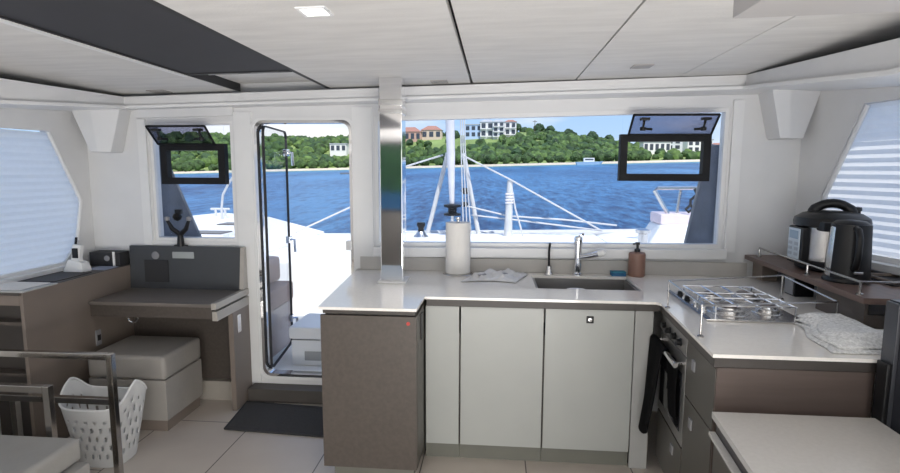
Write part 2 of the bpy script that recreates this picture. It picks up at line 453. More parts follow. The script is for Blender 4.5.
# side walls with a slanted window opening
def xr(y): return 2.25 if y < 2.9 else 2.25 - (y - 2.9) * 0.2     # the starboard side tapers towards the bow
def side_wall(name, fx0, fx1, brk, lo, hi, zt):
    b = B()
    ys = [-2.5] + brk + [WY]
    for i in range(len(ys) - 1):
        a, c = ys[i], ys[i + 1]
        q = lambda za, zc_: [(fx0(a), a, za), (fx1(a), a, za), (fx1(c), c, zc_), (fx0(c), c, zc_)]
        if a >= brk[0] and c <= brk[-1]:
            b.hexa(q(FZ, FZ), q(lo(a), lo(c))); b.hexa(q(hi(a), hi(c)), q(zt, zt))
        else:
            b.hexa(q(FZ, FZ), q(zt, zt))
    struct(name, b, WALL)
def lin(tab):
    def f(y):
        for (a, va), (c, vc) in zip(tab, tab[1:]):
            if y <= c: return va + (vc - va) * (y - a) / (c - a)
        return tab[-1][1]
    return f
Llo = lin([(0.5, 0.955), (3.60, 0.985), (3.74, 1.12), (3.81, 1.40)]); Lhi = lin([(0.5, 1.86), (3.54, 1.915), (3.81, 1.42)])
Rlo = lin([(0.5, 1.15), (3.69, 1.15)]); Rhi = lin([(0.5, 2.03), (3.44, 2.05), (3.69, 1.50)])
side_wall('wall_left', lambda y: -3.16, lambda y: -3.1, [0.5, 3.54, 3.60, 3.74, 3.81], Llo, Lhi, 2.3)
side_wall('wall_right', xr, lambda y: xr(y) + 0.06, [0.5, 2.9, 3.44, 3.56, 3.69], Rlo, Rhi, 2.36)
b = B()
b.box(-3.16, -2.3, -2.56, -2.5, FZ, 2.36); b.box(1.9, 2.31, -2.56, -2.5, FZ, 2.36); b.box(-2.3, 1.9, -2.56, -2.5, 2.15, 2.36)
struct('wall_back', b, WALL)
b = B(); frame_rect(b, -2.3, -1.38, 0.92, 2.15, 2.15, 0.05, -2.55, -2.51); d2_ = struct('aft_reflection_screen', b, DARKGAP)  # unseen tinted screen added to dim what the chrome post mirrors
put('pane', B().box(-2.25, -1.43, -2.535, -2.525, 0.97, 2.10), AFTGLASS, d2_, 0)
put('lower_panel', B().box(-2.3, -1.38, -2.56, -2.5, FZ, 0.92), mat('aft_panel_grey', (0.13, 0.125, 0.12), 0.6), d2_, 0)  # added dark panel that keeps the post's low reflection grey

# ------------------------------------------------------------------ windows of the bulkhead
PORT_R = (0.853, 1.462, 1.583, 1.905); PORT_L = (-2.515, -2.015, 1.542, 1.843)
def pane_with_hole(x0, x1, z0, z1a, z1b, p, y):
    """one sheet of glass with an opening where the portlight sits"""
    b = B(); t = 0.008
    zt = lambda x: z1a + (z1b - z1a) * (x - x0) / (x1 - x0)
    def pc(a, c, lo_, hi_a, hi_c):
        b.hexa([(a, y, lo_), (c, y, lo_), (c, y + t, lo_), (a, y + t, lo_)], [(a, y, hi_a), (c, y, hi_c), (c, y + t, hi_c), (a, y + t, hi_a)])
    i = 0.02
    pc(x0, p[0] + i, z0, zt(x0), zt(p[0] + i)); pc(p[1] - i, x1, z0, zt(p[1] - i), zt(x1))
    pc(p[0] + i, p[1] - i, z0, p[2] + i, p[2] + i); pc(p[0] + i, p[1] - i, p[3] - i, zt(p[0] + i), zt(p[1] - i))
    return b
w1 = B(); frame_rect(w1, WIN1[0], WIN1[1], WIN1[2], WIN1[3], WIN1[3] + 0.012, 0.022, WY + 0.005, WY + 0.075)
w1 = struct('window_1', w1, TRIMW)
put('pane', pane_with_hole(WIN1[0] + 0.02, WIN1[1] - 0.02, WIN1[2] + 0.02, WIN1[3] - 0.02, WIN1[3] - 0.01, PORT_L, WY + 0.03), GLASS, w1, 0)
w2 = B(); frame_rect(w2, WIN2[0], WIN2[1], WIN2[2], mtop(WIN2[0]), mtop(WIN2[1]), 0.026, WY + 0.005, WY + 0.075, WIN2[2] + 0.02)
w2 = struct('window_2', w2, TRIMW)
put('pane', pane_with_hole(WIN2[0] + 0.02, WIN2[1] - 0.02, WIN2[2] + 0.03, mtop(WIN2[0]) - 0.02, mtop(WIN2[1]) - 0.02, PORT_R, WY + 0.03), GLASS, w2, 0)
b = B(); b.hexa([(-0.90, WY - 0.05, 1.02), (1.60, WY - 0.05, 1.04), (1.60, WY, 1.04), (-0.90, WY, 1.02)], [(-0.90, WY - 0.05, 1.093), (1.60, WY - 0.05, 1.113), (1.60, WY, 1.113), (-0.90, WY, 1.093)], 0.012)
struct('trim_11', b, TRIMW, 30)

def portlight(label, p, flap_dx):
    t = thing('opening_portlight', label, 'window', ((p[0] + p[1]) / 2, WY + 0.02, p[2]))
    b = B(); frame_rect(b, p[0], p[1], p[2], p[3], p[3], 0.05, WY - 0.012, WY + 0.045)
    put('portlight_frame', b, BARE, t, 30)
    # flap swung up into the cabin about the top edge of the frame
    h = Vector((0, WY - 0.02, p[3] - 0.005)); d = Vector((0, -0.13, 0.122)); nrm = Vector((0, 0.122, 0.13)).normalized() * 0.010
    x0, x1 = p[0] + 0.03 + flap_dx, p[1] - 0.03 + flap_dx
    q = [(x0, *(h)[1:]), (x1, *(h)[1:]), (x1, *(h + d)[1:]), (x0, *(h + d)[1:])]
    f = put('flap', B().prism(q, nrm), SMOKED, t, 0)
    rim = B()
    for a, c in ((0, 1), (1, 2), (2, 3), (3, 0)):
        rim.tube([q[a], q[c]], 0.008, 6)
    put('flap_rim', rim, BARE, f, 30)
    for s in (0.14, 0.86):
        c = Vector((x0 + (x1 - x0) * s, 0, 0)) + h + d * 0.90
        hb = B(); hb.box(c.x - 0.03, c.x + 0.03, c.y - 0.015, c.y + 0.025, c.z - 0.022, c.z - 0.004, 0.004)
        hd = 1 if s < 0.5 else -1
        e2 = Vector((c.x, 0, 0)) + h + d * 0.55
        hb.tube([c + Vector((0, 0.02, -0.02)), Vector((e2.x, e2.y, e2.z - 0.03)), Vector((e2.x + hd * 0.06, e2.y, e2.z - 0.035))], 0.009, 8)
        hb.lathe([(0.018, -0.012), (0.02, 0), (0.018, 0.012)], (e2.x, e2.y, e2.z - 0.032), 12)
        put('latch_handle', hb, BLACKP, f, 30)
    return t
portlight('black framed opening portlight in the long galley window, flap swung up', PORT_R, 0.02)
portlight('black framed opening portlight in the small window above the dark desk', PORT_L, -0.035)

# ------------------------------------------------------------------ door
dd = B()
x0, x1, z0, z1 = DOOR
# rounded rectangular frame ring
def rr(x0, x1, z0, z1, r, n=6):
    P = []
    for cx, cz, a0 in ((x1 - r, z1 - r, 0), (x0 + r, z1 - r, 90), (x0 + r, z0 + r, 180), (x1 - r, z0 + r, 270)):
        for k in range(n + 1):
            a = math.radians(a0 + 90 * k / n); P.append((cx + r * math.cos(a), cz + r * math.sin(a)))
    return P
def ring(b, outer, inner, y0, y1):
    n = len(outer)
    for i in range(n):
        j = (i + 1) % n
        o1, o2, i1, i2 = outer[i], outer[j], inner[i], inner[j]
        b.hexa([(o1[0], y0, o1[1]), (o2[0], y0, o2[1]), (i2[0], y0, i2[1]), (i1[0], y0, i1[1])], [(o1[0], y1, o1[1]), (o2[0], y1, o2[1]), (i2[0], y1, i2[1]), (i1[0], y1, i1[1])])
ring(dd, rr(x0 - 0.012, x1 + 0.012, z0 - 0.012, z1 + 0.012, 0.07), rr(x0 + 0.010, x1 - 0.010, z0 + 0.010, z1 - 0.010, 0.06), WY - 0.006, WY + 0.075)
door = struct('door_1', dd, CHROME, 40)
ga = B(); ring(ga, rr(x0 - 0.035, x1 + 0.035, z0 - 0.035, z1 + 0.03, 0.085), rr(x0 - 0.012, x1 + 0.012, z0 - 0.012, z1 + 0.012, 0.07), WY - 0.010, WY + 0.0)
put('door_surround', ga, TRIMW, door, 40)
HX = x0 + 0.02
hinge = Vector((HX, WY + 0.06, 0)); leafdir = Vector((-0.10, 0.70, 0))
u = leafdir.normalized(); nrm = Vector((u.y, -u.x, 0)) * 0.012
def leaf_pts(P): return [tuple(hinge + u * s + Vector((0, 0, z))) for s, z in P]
Wl = 0.70
lf = put('leaf', B().prism(leaf_pts(rr(0.0, Wl, z0 + 0.02, z1 - 0.02, 0.06)), tuple(nrm)), DOORGLASS, door, 0)
lr = B()
O = rr(-0.004, Wl + 0.004, z0 + 0.016, z1 - 0.016, 0.062); I = rr(0.006, Wl - 0.006, z0 + 0.026, z1 - 0.026, 0.055)
n_ = len(O)
for i in range(n_):
    j = (i + 1) % n_
    lr.prism(leaf_pts([O[i], O[j], I[j], I[i]]), tuple(nrm * 1.6))
put('leaf_rim', lr, BLACKM, lf, 40)
for z in (1.80, 1.04, 0.33):
    c = hinge + u * (Wl - 0.05) + Vector((0, 0, z)) + nrm
    hb = B(); hb.box(c.x - 0.01, c.x + 0.03, c.y - 0.03, c.y + 0.03, c.z - 0.03, c.z + 0.03, 0.006)
    hb.tube([c + Vector((0.02, 0, 0.0)), c + Vector((0.06, 0, 0.0)), c + Vector((0.065, 0.0, -0.11))], 0.012, 8)
    put('leaf_handle', hb, CHROME, lf, 40)
b = B(); b.box(x1 - 0.045, x1 - 0.005, WY - 0.02, WY + 0.03, 1.06, 1.13, 0.006)
put('strike_plate', b, TRIMW, door, 30)
b = B(); b.box(-1.86, -1.0, 3.78, WY, FZ, 0.005, 0.008)
struct('trim_12', b, mat('step_dark', (0.075, 0.066, 0.058), 0.5), 30)

# ================================================================== OUTSIDE
def sea(x, y): return -1.3 + 0.0258 * x + 0.0198 * y
b = B()
b.bm.faces.new([b.bm.verts.new(p) for p in ((-500, -300, sea(-500, -300)), (500, -300, sea(500, -300)), (500, 320, sea(500, 320)), (-500, 320, sea(-500, 320)))])
o = put('sea', b, SEA, None, 0, origin=(0, 0, -1.3)); o['kind'] = 'structure'

# foredeck with its sunken cockpit
b = B()
b.box(-2.9, 1.6, WY + 0.075, 5.9, -0.1, 0.0)
b.hexa([(-2.9, 5.9, -0.6), (1.6, 5.9, -0.6), (1.6, 9.0, -0.6), (-2.9, 9.0, -0.6)], [(-2.9, 5.9, 0.60), (1.6, 5.9, 0.62), (1.6, 9.0, 0.63), (-2.9, 8.8, 0.60)], 0.02)
struct('foredeck', b, DECK, 30)
b = B(); b.hexa([(-6.3, WY + 0.2, -1.6), (-2.9, WY + 0.2, -1.6), (-2.9, 9.0, -1.6), (-4.4, 10.4, -1.6), (-5.4, 10.4, -1.6)],
                [(-6.3, WY + 0.2, 0.86), (-2.9, WY + 0.2, 0.62), (-2.9, 8.9, 0.62), (-4.4, 10.2, 0.74), (-5.4, 10.2, 0.82)], 0.03)
struct('port_bow_deck', b, DECK, 30)
b = B(); b.hexa([(1.62, WY + 0.2, -1.6), (4.6, WY + 0.2, -1.6), (3.8, 10.2, -1.6), (3.0, 10.2, -1.6), (1.62, 8.9, -1.6)],
                [(1.62, WY + 0.2, 0.62), (4.6, WY + 0.2, 0.72), (3.8, 10.0, 0.72), (3.0, 10.0, 0.66), (1.62, 8.9, 0.62)], 0.03)
struct('starboard_bow_deck', b, DECK, 30)
# roof edge above the windows
b = B(); b.box(-3.2, 2.33, -2.6, WY + 0.25, 2.46, 2.6); struct('roof', b, DECK)

DKH = mat('deck_hatch_dark', (0.10, 0.09, 0.09), 0.3)
for nm, (hx, hy) in (('nearer', (-4.1, 7.4)), ('farther', (-4.25, 8.5))):
    z = 0.73 if nm == 'nearer' else 0.745
    t = thing('deck_hatch', ('nearer' if nm == 'nearer' else 'farther') + ' of two dark hatches on the white port bow deck', 'hatch', (hx, hy, z))
    put('hatch_frame', B().box(hx - 0.30, hx + 0.30, hy - 0.22, hy + 0.22, z - 0.1, z + 0.02, 0.01), TRIMW, t, 30)
    put('hatch_glass', B().box(hx - 0.25, hx + 0.25, hy - 0.17, hy + 0.17, z + 0.02, z + 0.035, 0.006), DKH, t, 30)

# bow rail on the port side: curved tube
t = thing('pulpit_rail', 'curved white stainless bow rail on the port bow, seen through the small window', 'rail', (-4.85, 9.3, 0.72))
b = B(); b.tube([(-4.87, 9.2, 0.72), (-4.86, 9.2, 1.0), (-4.80, 9.15, 1.22), (-4.66, 9.1, 1.42), (-4.50, 9.05, 1.58), (-4.2, 9.0, 1.62)], 0.022, 8)
put('top_rail', b, ROPE, t)
b = B(); b.tube([(-4.4, 9.02, 0.68), (-4.35, 9.02, 1.60)], 0.018, 8); put('upright', b, ROPE, t)
t = thing('bow_cleat', 'small white horned cleat on the port bow deck', 'cleat', (-5.1, 9.6, 0.77))
b = B(); b.tube([(-5.28, 9.6, 0.93), (-4.92, 9.6, 0.93)], 0.022, 8); put('horn', b, ROPE, t)
for dx in (-0.09, 0.09):
    put('post', B().tube([(-5.1 + dx, 9.6, 0.74), (-5.1 + dx, 9.6, 0.93)], 0.022, 8), ROPE, t)

# bench seen through the open door leaf
t = thing('deck_bench', 'tan cushioned bench on the foredeck beyond the glass door leaf', 'bench', (-2.4, 4.9, 0.0))
put('bench_base', B().box(-2.85, -1.95, 4.25, 4.95, 0.0, 0.42, 0.02), mat('bench_base', (0.45, 0.36, 0.31), 0.5), t, 30)
put('seat_cushion', B().box(-2.85, -1.93, 4.25, 4.95, 0.425, 0.60, 0.03), CUSH, t, 30)
put('back_cushion', B().box(-2.85, -2.05, 4.55, 4.95, 0.605, 0.84, 0.04), CUSH, t, 30)
t = thing('cooler_box', 'white lidded cooler box standing just outside the doorway', 'cooler', (-1.45, 4.5, 0.0))
cb = put('tub', B().box(-1.72, -1.18, 4.30, 4.75, 0.0, 0.225, 0.02), WHITEP, t, 30)
put('lid', B().box(-1.735, -1.165, 4.285, 4.765, 0.23, 0.34, 0.03), WHITEP, t, 30)
put('grip_recess', B().box(-1.60, -1.36, 4.292, 4.302, 0.05, 0.13, 0.004), mat('recess_grey', (0.32, 0.32, 0.31), 0.6), cb, 30)

# crossbeam, striker struts, furled headsail
t = thing('bow_crossbeam', 'white bow crossbeam spanning behind the long window sill', 'crossbeam', (0.0, 9.3, 0.45))
put('beam', B().tube([(-1.9, 9.25, 0.53), (1.7, 9.25, 0.60), (3.1, 9.25, 0.64)], 0.075, 12), ROPE, t)
for x, zz, lab in ((-1.143, 0.584, 'left'), (-0.287, 0.62, 'right')):
    top = (-0.789, 8.75, 1.93) if lab == 'left' else (-0.536, 8.75, 1.93)
    tag(put('bow_strut', B().tube([(x, 8.85, zz), top], 0.036, 10), ROPE), 'white tubular strut leaning to the ' + ('left' if lab == 'left' else 'right') + ' foot of the furled headsail frame', 'strut')
t = thing('furled_headsail', 'pale furled headsail rising from its furling drum behind the paper roll', 'sail', (-0.70, 8.6, 0.62))
b = B(); b.tube([(-0.705, 8.6, 1.05), (-0.715, 8.45, 1.9), (-0.73, 8.2, 3.0), (-0.75, 7.7, 5.0)], [0.035, 0.066, 0.075, 0.08], 14); put('sail_roll', b, SAILC, t)
b = B(); b.lathe([(0.05, 0.0), (0.14, 0.01), (0.14, 0.04), (0.07, 0.06), (0.07, 0.13), (0.14, 0.15), (0.14, 0.18), (0.05, 0.2)], (-0.70, 8.6, 0.93), 20); put('furling_drum', b, BLACKP, t)
b = B(); b.tube([(-0.70, 8.6, 0.66), (-0.70, 8.6, 0.95)], 0.03, 8); put('stem', b, STEEL, t)
b = B()
for k in range(3): b.tube([(-0.52 + k * 0.06, 8.6, 0.64), (-0.55 + k * 0.03, 8.35, 2.0), (-0.57 + k * 0.03, 7.9, 4.0)], 0.010, 6)
put('halyard', b, ROPE, t)
b = B(); b.lathe([(0.04, -0.05), (0.065, 0), (0.04, 0.05)], (-0.50, 8.6, 1.33), 14); put('block', b, BLACKP, t)
b = B(); b.lathe([(0.03, -0.04), (0.055, 0), (0.03, 0.04)], (-0.50, 8.6, 1.12), 14); put('block', b, BLACKP, t)
for lab, pts in (('white stay running down to the right from the furled headsail', [(-0.552, 8.6, 1.896), (0.2, 8.55, 1.52), (1.62, 8.5, 0.74)]),
                 ('white stay running down to the left behind the chrome post', [(-0.853, 8.6, 1.896), (-1.75, 8.55, 1.62)]),
                 ('slack upper line strung from the headsail drum towards the right', [(-0.55, 8.7, 1.10), (0.2, 8.7, 0.93), (1.1, 8.7, 0.88), (1.9, 8.7, 0.80)]),
                 ('thin lower line strung just above the bow crossbeam', [(-0.4, 8.8, 0.93), (0.5, 8.8, 0.84), (1.7, 8.8, 0.70)]),
                 ('white stay crossing the water seen through the open door', [(-3.25, 8.4, 0.64), (-2.2, 8.4, 1.12)])):
    tag(put('rigging_line', B().tube(pts, 0.014, 6), ROPE), lab, 'rope', 'rigging lines on the bow')
t = thing('deck_stanchion', 'white stanchion with a rope coil tied round it, in front of the sea', 'stanchion', (0.2, 8.6, 0.6))
b = B(); b.tube([(0.19, 8.6, 0.58), (0.21, 8.6, 1.50)], [0.07, 0.045], 10); put('post', b, ROPE, t)
b = B()
for k in range(4): b.lathe([(0.055, -0.02), (0.075, 0.0), (0.055, 0.02)], (0.205, 8.6, 1.15 + k * 0.045), 12)
put('rope_coil', b, SAILC, t)
b = B(); b.tube([(0.23, 8.58, 1.42), (0.30, 8.58, 1.05), (0.43, 8.6, 0.62)], 0.014, 6); put('rope_tail', b, ROPE, t)
t = thing('deck_winch', 'small grey winch on the deck edge left of the paper roll', 'winch', (-1.18, 8.4, 0.6))
put('winch_base', B().lathe([(0.11, 0), (0.12, 0.02), (0.08, 0.06), (0.06, 0.10)], (-1.18, 8.4, 0.60), 16), STEEL, t)
put('winch_drum', B().lathe([(0.05, 0), (0.045, 0.05), (0.07, 0.10), (0.06, 0.14)], (-1.18, 8.4, 0.70), 16), BLACKP, t)

# starboard bow: moulded pulpit seat with its stainless frame
t = thing('bow_bench', 'white moulded bow seat with a stainless hoop, seen under the galley portlight', 'seat', (2.5, 8.0, 0.6))
b = B(); b.hexa([(2.08, 7.7, 0.55), (3.0, 7.7, 0.55), (3.0, 8.5, 0.55), (2.15, 8.5, 0.55)], [(2.30, 7.75, 0.90), (3.0, 7.75, 0.92), (3.0, 8.5, 0.92), (2.35, 8.5, 0.90)], 0.05, 3); put('seat_moulding', b, DECK, t, 40)
put('seat_pad', B().box(2.32, 2.98, 7.85, 8.4, 0.90, 1.05, 0.03), mat('seat_pad', (0.72, 0.62, 0.66), 0.7), t, 30)
put('hoop', B().tube([(2.47, 8.0, 1.03), (2.26, 8.0, 1.38), (2.30, 8.0, 1.41), (2.95, 8.0, 1.42)], 0.028, 8), STEEL, t)
put('hoop', B().tube([(2.62, 8.1, 1.03), (2.66, 8.1, 1.40)], 0.024, 8), STEEL, t)
tag(put('coiled_line', B().tube([(2.78, 7.9, 1.41), (2.80, 7.86, 1.33), (2.72, 7.86, 1.25), (2.72, 7.86, 1.18), (2.66, 7.86, 1.12), (2.70, 7.86, 1.08), (2.76, 7.86, 1.13), (2.72, 7.86, 1.19)], 0.02, 8), BLACKM),
    'black line hanging from the stainless hoop of the bow seat', 'rope')
tag(put('mooring_bollard', B().lathe([(0.13, 0), (0.13, 0.03), (0.06, 0.05), (0.06, 0.17), (0.1, 0.19), (0.1, 0.23), (0.03, 0.25)], (2.02, 7.6, 0.62), 16), STEEL), 'steel bollard on the deck left of the white bow seat', 'bollard')

# dark sun covers hanging outside the glass
def cover(label, quad, y, nm='sun_cover'):
    b = B(); t = thing(nm, label, 'sun cover', (quad[0][0], y, quad[2][1]))
    b.prism([(x, y + 0.03 * k, z) for k, (x, z) in enumerate(quad)], (0, 0.012, 0))
    put('cloth', b, SUNSH, t, 30)
    b = B(); P = [(x, y + 0.03 * k, z) for k, (x, z) in enumerate(quad)]
    b.tube(P + [P[0]], 0.009, 6); put('hem', b, mat('hem_grey', (0.28, 0.30, 0.33), 0.8), t)
cover('dark grey triangular sun cover outside the small window', [(-2.70, 1.97), (-2.36, 1.09), (-2.72, 1.085)], 4.10)
cover('dark teal sun cover strip at the right end of the long window', [(1.52, 1.84), (1.62, 1.84), (1.62, 1.11), (1.425, 1.11)], 4.10)

# ------------------------------------------------------------------ far shore
PXT = [(-400, 44), (150, 44), (300, 33), (350, 31), (400, 33), (470, 35), (520, 37), (545, 33), (570, 28), (600, 22), (640, 13), (700, 11), (760, 12), (1100, 20)]
def px_of(x, y): return 450 + 540 * math.tan(math.atan2(x, y) + YAW)
def crest(px):
    for (a, va), (c, vc) in zip(PXT, PXT[1:]):
        if px <= c:
            s = max(0, (px - a) / (c - a)); return va + (vc - va) * s
    return PXT[-1][1]
def hill(x, y):
    h = crest(px_of(x, y)) * 330 / 540 * 0.92
    s = max(0.0, min(1.0, (y - 252) / 80)); s = s * s * (3 - 2 * s) * 0.5 + s * 0.5
    if y < 252: return sea(x, 250) + (y - 247) * 0.05
    return sea(x, 250) + 0.25 + h * s + 1.2 * noise.noise(Vector((x * 0.03, y * 0.03, 0))) * min(1, (y - 252) / 15)
b = B(); b.grid(lambda u_, v_: (-330 + 640 * u_, 247 + 190 * v_, hill(-330 + 640 * u_, 247 + 190 * v_)), 130, 40)
o = put('hillside', b, HILL, None, 60); o['kind'] = 'structure'
b = B(); b.grid(lambda u_, v_: (-330 + 640 * u_, 245 + 7 * v_, sea(-330 + 640 * u_, 248) + (v_ - 0.35) * 1.7), 100, 2)
o = put('beach', b, SAND, None, 60); o['kind'] = 'structure'

b = B(); b.grid(lambda u_, v_: (-200 + 320 * u_, -150 - 60 * v_, -4.5 + 24 * math.sin(v_ * PI / 2) + 2.0 * noise.noise(Vector((u_ * 40, v_ * 6, 2)))), 90, 14)
o = put('aft_hillside', b, mat('aft_hill_green', (0.10, 0.18, 0.05), 0.9, var=0.6, vscale=0.2), None, 60); o['kind'] = 'structure'
ICO = bmesh.new(); bmesh.ops.create_icosphere(ICO, subdivisions=2, radius=1.0)
ICV = [v.co.copy() for v in ICO.verts]; ICF = [[v.index for v in f.verts] for f in ICO.faces]; ICO.free()
def blob(V, F, MI, c, r, sz, seed, mi):
    k = len(V)
    for v in ICV:
        n_ = 1 + 0.38 * noise.noise(v * 1.7 + Vector((seed, seed * 0.7, 0))) + 0.16 * noise.noise(v * 4.5 + Vector((seed, 0, 3)))
        V.append((c[0] + v.x * r * n_, c[1] + v.y * r * n_, c[2] + v.z * r * sz * n_))
    for f in ICF: F.append([i + k for i in f]); MI.append(mi)
V, F, MI = [], [], []
rnd = random.Random(3)
cnt = 0
HOUSES = [(411, 318, 8), (432, 322, 8), (473, 318, 8), (486, 316, 7), (497.5, 313, 7), (509, 317, 7), (652, 300, 10), (675, 322, 15), (694, 305, 9), (341, 288, 8), (714, 285, 8), (533, 330, 3)] + [(p_, 333, 3.2) for p_ in (508, 516, 537, 548, 566, 571, 590, 606, 622)]
HXY = [(y_ * math.tan(math.atan((p_ - 450) / 540) - YAW), y_, r_) for p_, y_, r_ in HOUSES]
while cnt < 1900:
    px = rnd.uniform(120, 760); y = 263.5 + 86 * rnd.random() ** 1.1
    ang = math.atan((px - 450) / 540) - YAW; x = y * math.tan(ang)
    hz = hill(x, y)
    yy = 236.5 - 540 * ((hz - 1.65) / y) - 66
    # clearings: the grassy knoll under the houses and the built-up flat on the right
    if 395 < px < 500 and y > 288 and rnd.random() < 0.80: continue
    if 500 <= px < 540 and y > 325 and rnd.random() < 0.7: continue
    if px > 640 and y > 262 and rnd.random() < 0.75: continue
    r = rnd.uniform(1.3, 2.9)
    if any(abs(x - a_) < r_ + r and abs(y - b_) < r_ + r for a_, b_, r_ in HXY): continue
    blob(V, F, MI, (x, y, hz + r * 0.55), r, rnd.uniform(0.8, 1.15), rnd.uniform(0, 99), rnd.choice((0, 0, 1, 1, 2)))
    cnt += 1
me = bpy.data.meshes.new('forest'); me.from_pydata(V, [], F)
for m in (LEAF, LEAFA, LEAFB): me.materials.append(m)
me.polygons.foreach_set('material_index', MI); me.polygons.foreach_set('use_smooth', [False] * len(F)); me.update()
fo = bpy.data.objects.new('forest', me); COL.objects.link(fo)
tag(fo, 'dense green woodland covering the hillside beyond the water', 'forest', None, 'stuff')

# single trees along the beach and on the ridge
def tree_proto(kind, lab, grp, m, tall):
    t = thing('tree', lab, 'tree', (0, 0, 0), grp)
    V, F, MI = [], [], []
    for k in range(5):
        a = k * 2.4; blob(V, F, MI, (1.2 * math.cos(a), 1.2 * math.sin(a), 2.6 * tall + 0.5 * math.sin(k * 1.9)), 1.7, 1.0, k * 7.3 + kind, 0)
    blob(V, F, MI, (0, 0, 3.4 * tall), 1.8, 1.0, 33 + kind, 0)
    me = bpy.data.meshes.new('crown'); me.from_pydata(V, [], F); me.materials.append(m); me.update()
    c = bpy.data.objects.new('crown', me); COL.objects.link(c); c.parent = t; ORIG['crown'] = Vector()
    tr = B().tube([(0, 0, -0.5), (0.1, 0, 1.2), (0, 0.1, 2.6 * tall)], [0.3, 0.22, 0.15], 8); put('trunk', tr, BARK, t)
    return t
sh = tree_proto(1, 'rounded green tree in the line along the far beach', 'trees along the far beach', LEAF, 1.0)
rnd = random.Random(11)
first = True
for k in range(44):
    px = 158 + k * 11.2 + rnd.uniform(-3, 3); y = rnd.uniform(253.5, 256)
    x = y * math.tan(math.atan((px - 450) / 540) - YAW); s = rnd.uniform(0.75, 1.15)
    loc = (x, y, hill(x, y) - 0.1); sc_ = (s, s, s)
    if first: sh.location = loc; sh.scale = sc_; first = False
    else: copy_tree(sh, loc, None, sc_, rnd.uniform(0, 6))
rg = tree_proto(2, 'dark tree standing up on the skyline of the right hand ridge', 'trees on the ridge skyline', LEAFB, 1.15)
first = True
for px in (508, 516, 537, 548, 566, 571, 590, 606, 622):
    y = 333; x = y * math.tan(math.atan((px - 450) / 540) - YAW); s = rnd.uniform(0.8, 1.25)
    loc = (x, y, hill(x, y) - 0.2); sc_ = (s, s, s)
    if first: rg.location = loc; rg.scale = sc_; first = False
    else: copy_tree(rg, loc, None, sc_, rnd.uniform(0, 6))

# houses
def house(label, px, y, wd, dp, ht, mwall, mroof, storeys, cols, gable=True, grp=None, dark=0.5, dz=0.0):
    x = y * math.tan(math.atan((px - 450) / 540) - YAW); z = hill(x, y) + dz
    t = thing('house', label, 'house', (x, y, z), grp)
    x0, x1, y0, y1 = x - wd / 2, x + wd / 2, y - dp / 2, y + dp / 2
    put('walls', B().box(x0, x1, y0, y1, z - 3, z + ht), mwall, t, 0)
    b = B()
    if gable:
        b.hexa([(x0 - .4, y0 - .4, z + ht), (x1 + .4, y0 - .4, z + ht), (x1 + .4, y1 + .4, z + ht), (x0 - .4, y1 + .4, z + ht)],
               [(x0 + wd * .3, y - .3, z + ht + wd * .22), (x1 - wd * .3, y - .3, z + ht + wd * .22), (x1 - wd * .3, y + .3, z + ht + wd * .22), (x0 + wd * .3, y + .3, z + ht + wd * .22)])
    else:
        b.box(x0 - .3, x1 + .3, y0 - .3, y1 + .3, z + ht, z + ht + 0.5)
    put('roof', b, mroof, t, 0)
    for r in range(storeys):
        for c in range(cols):
            cx = x0 + wd * (c + 0.5) / cols; cz = z + ht * (r + 0.5) / storeys
            f = put('window', B().box(cx - wd / cols * 0.30, cx + wd / cols * 0.30, y0 - 0.12, y0 - 0.01, cz - ht / storeys * 0.32, cz + ht / storeys * 0.32), HDARK, t, 0)
            if dark > 0.5 and r < storeys:
                put('balcony', B().box(cx - wd / cols * 0.42, cx + wd / cols * 0.42, y0 - 1.2, y0 - 0.13, cz - ht / storeys * 0.48, cz - ht / storeys * 0.34), mwall, t, 0)
house('brown roofed pink house on the hilltop left of the headsail', 411, 318, 13, 8, 5.0, HPINK, HROOF, 1, 4)
house('cream house with wide veranda just left of the headsail', 432, 322, 12, 8, 4.8, mat('house_cream', (0.66, 0.52, 0.40), 0.7), HROOF, 1, 3)
house('pale blue fronted house right of the headsail on the hilltop', 473, 318, 10, 8, 7.0, HBLUE, HROOFG, 2, 3, False)
house('white villa with dark balconies in the middle of the hilltop row', 486, 316, 7.5, 8, 8.5, HWHITE, HROOFG, 2, 2, True, None, 1)
house('tallest white villa of the hilltop row with stacked balconies', 497.5, 313, 6.5, 8, 8.5, HWHITE, HROOFG, 3, 2, True, None, 1)
house('white villa at the right end of the hilltop row', 509, 317, 6.5, 8, 7.5, HWHITE, HROOF, 2, 2, True, None, 1)
house('long low white building on the flat shore, left in the portlight', 652, 300, 14, 8, 5.0, HWHITE, HROOFG, 1, 5, False, dz=1.0)
house('broad pale building in the middle of the portlight view', 675, 322, 24, 10, 6.0, mat('house_grey', (0.62, 0.64, 0.66), 0.7), HROOFG, 2, 6, False, dz=1.0)
house('white block at the right end of the portlight view', 694, 305, 13, 8, 6.5, HWHITE, HROOFG, 2, 4, False, dz=1.0)
house('pale roofed building among the trees seen through the doorway', 341, 290, 9, 7, 4.0, HWHITE, HROOFG, 1, 3, False, dz=1.5)
house('small white house low on the shore right of the portlight', 714, 285, 10, 7, 4.0, HWHITE, HROOF, 1, 3, dz=0.6)
# power pole on the knoll
t = thing('power_pole', 'utility pole on the knoll right of the white villas', 'pole', (0, 0, 0))
y = 330; x = y * math.tan(math.atan((533 - 450) / 540) - YAW); z = hill(x, y); t.location = (x, y, z); ORIG[t.name] = Vector((x, y, z))
put('shaft', B().tube([(x, y, z - 1), (x, y, z + 8)], 0.18, 6), BARK, t); put('crossarm', B().box(x - 1.3, x + 1.3, y - .1, y + .1, z + 7, z + 7.3), BARK, t, 0)
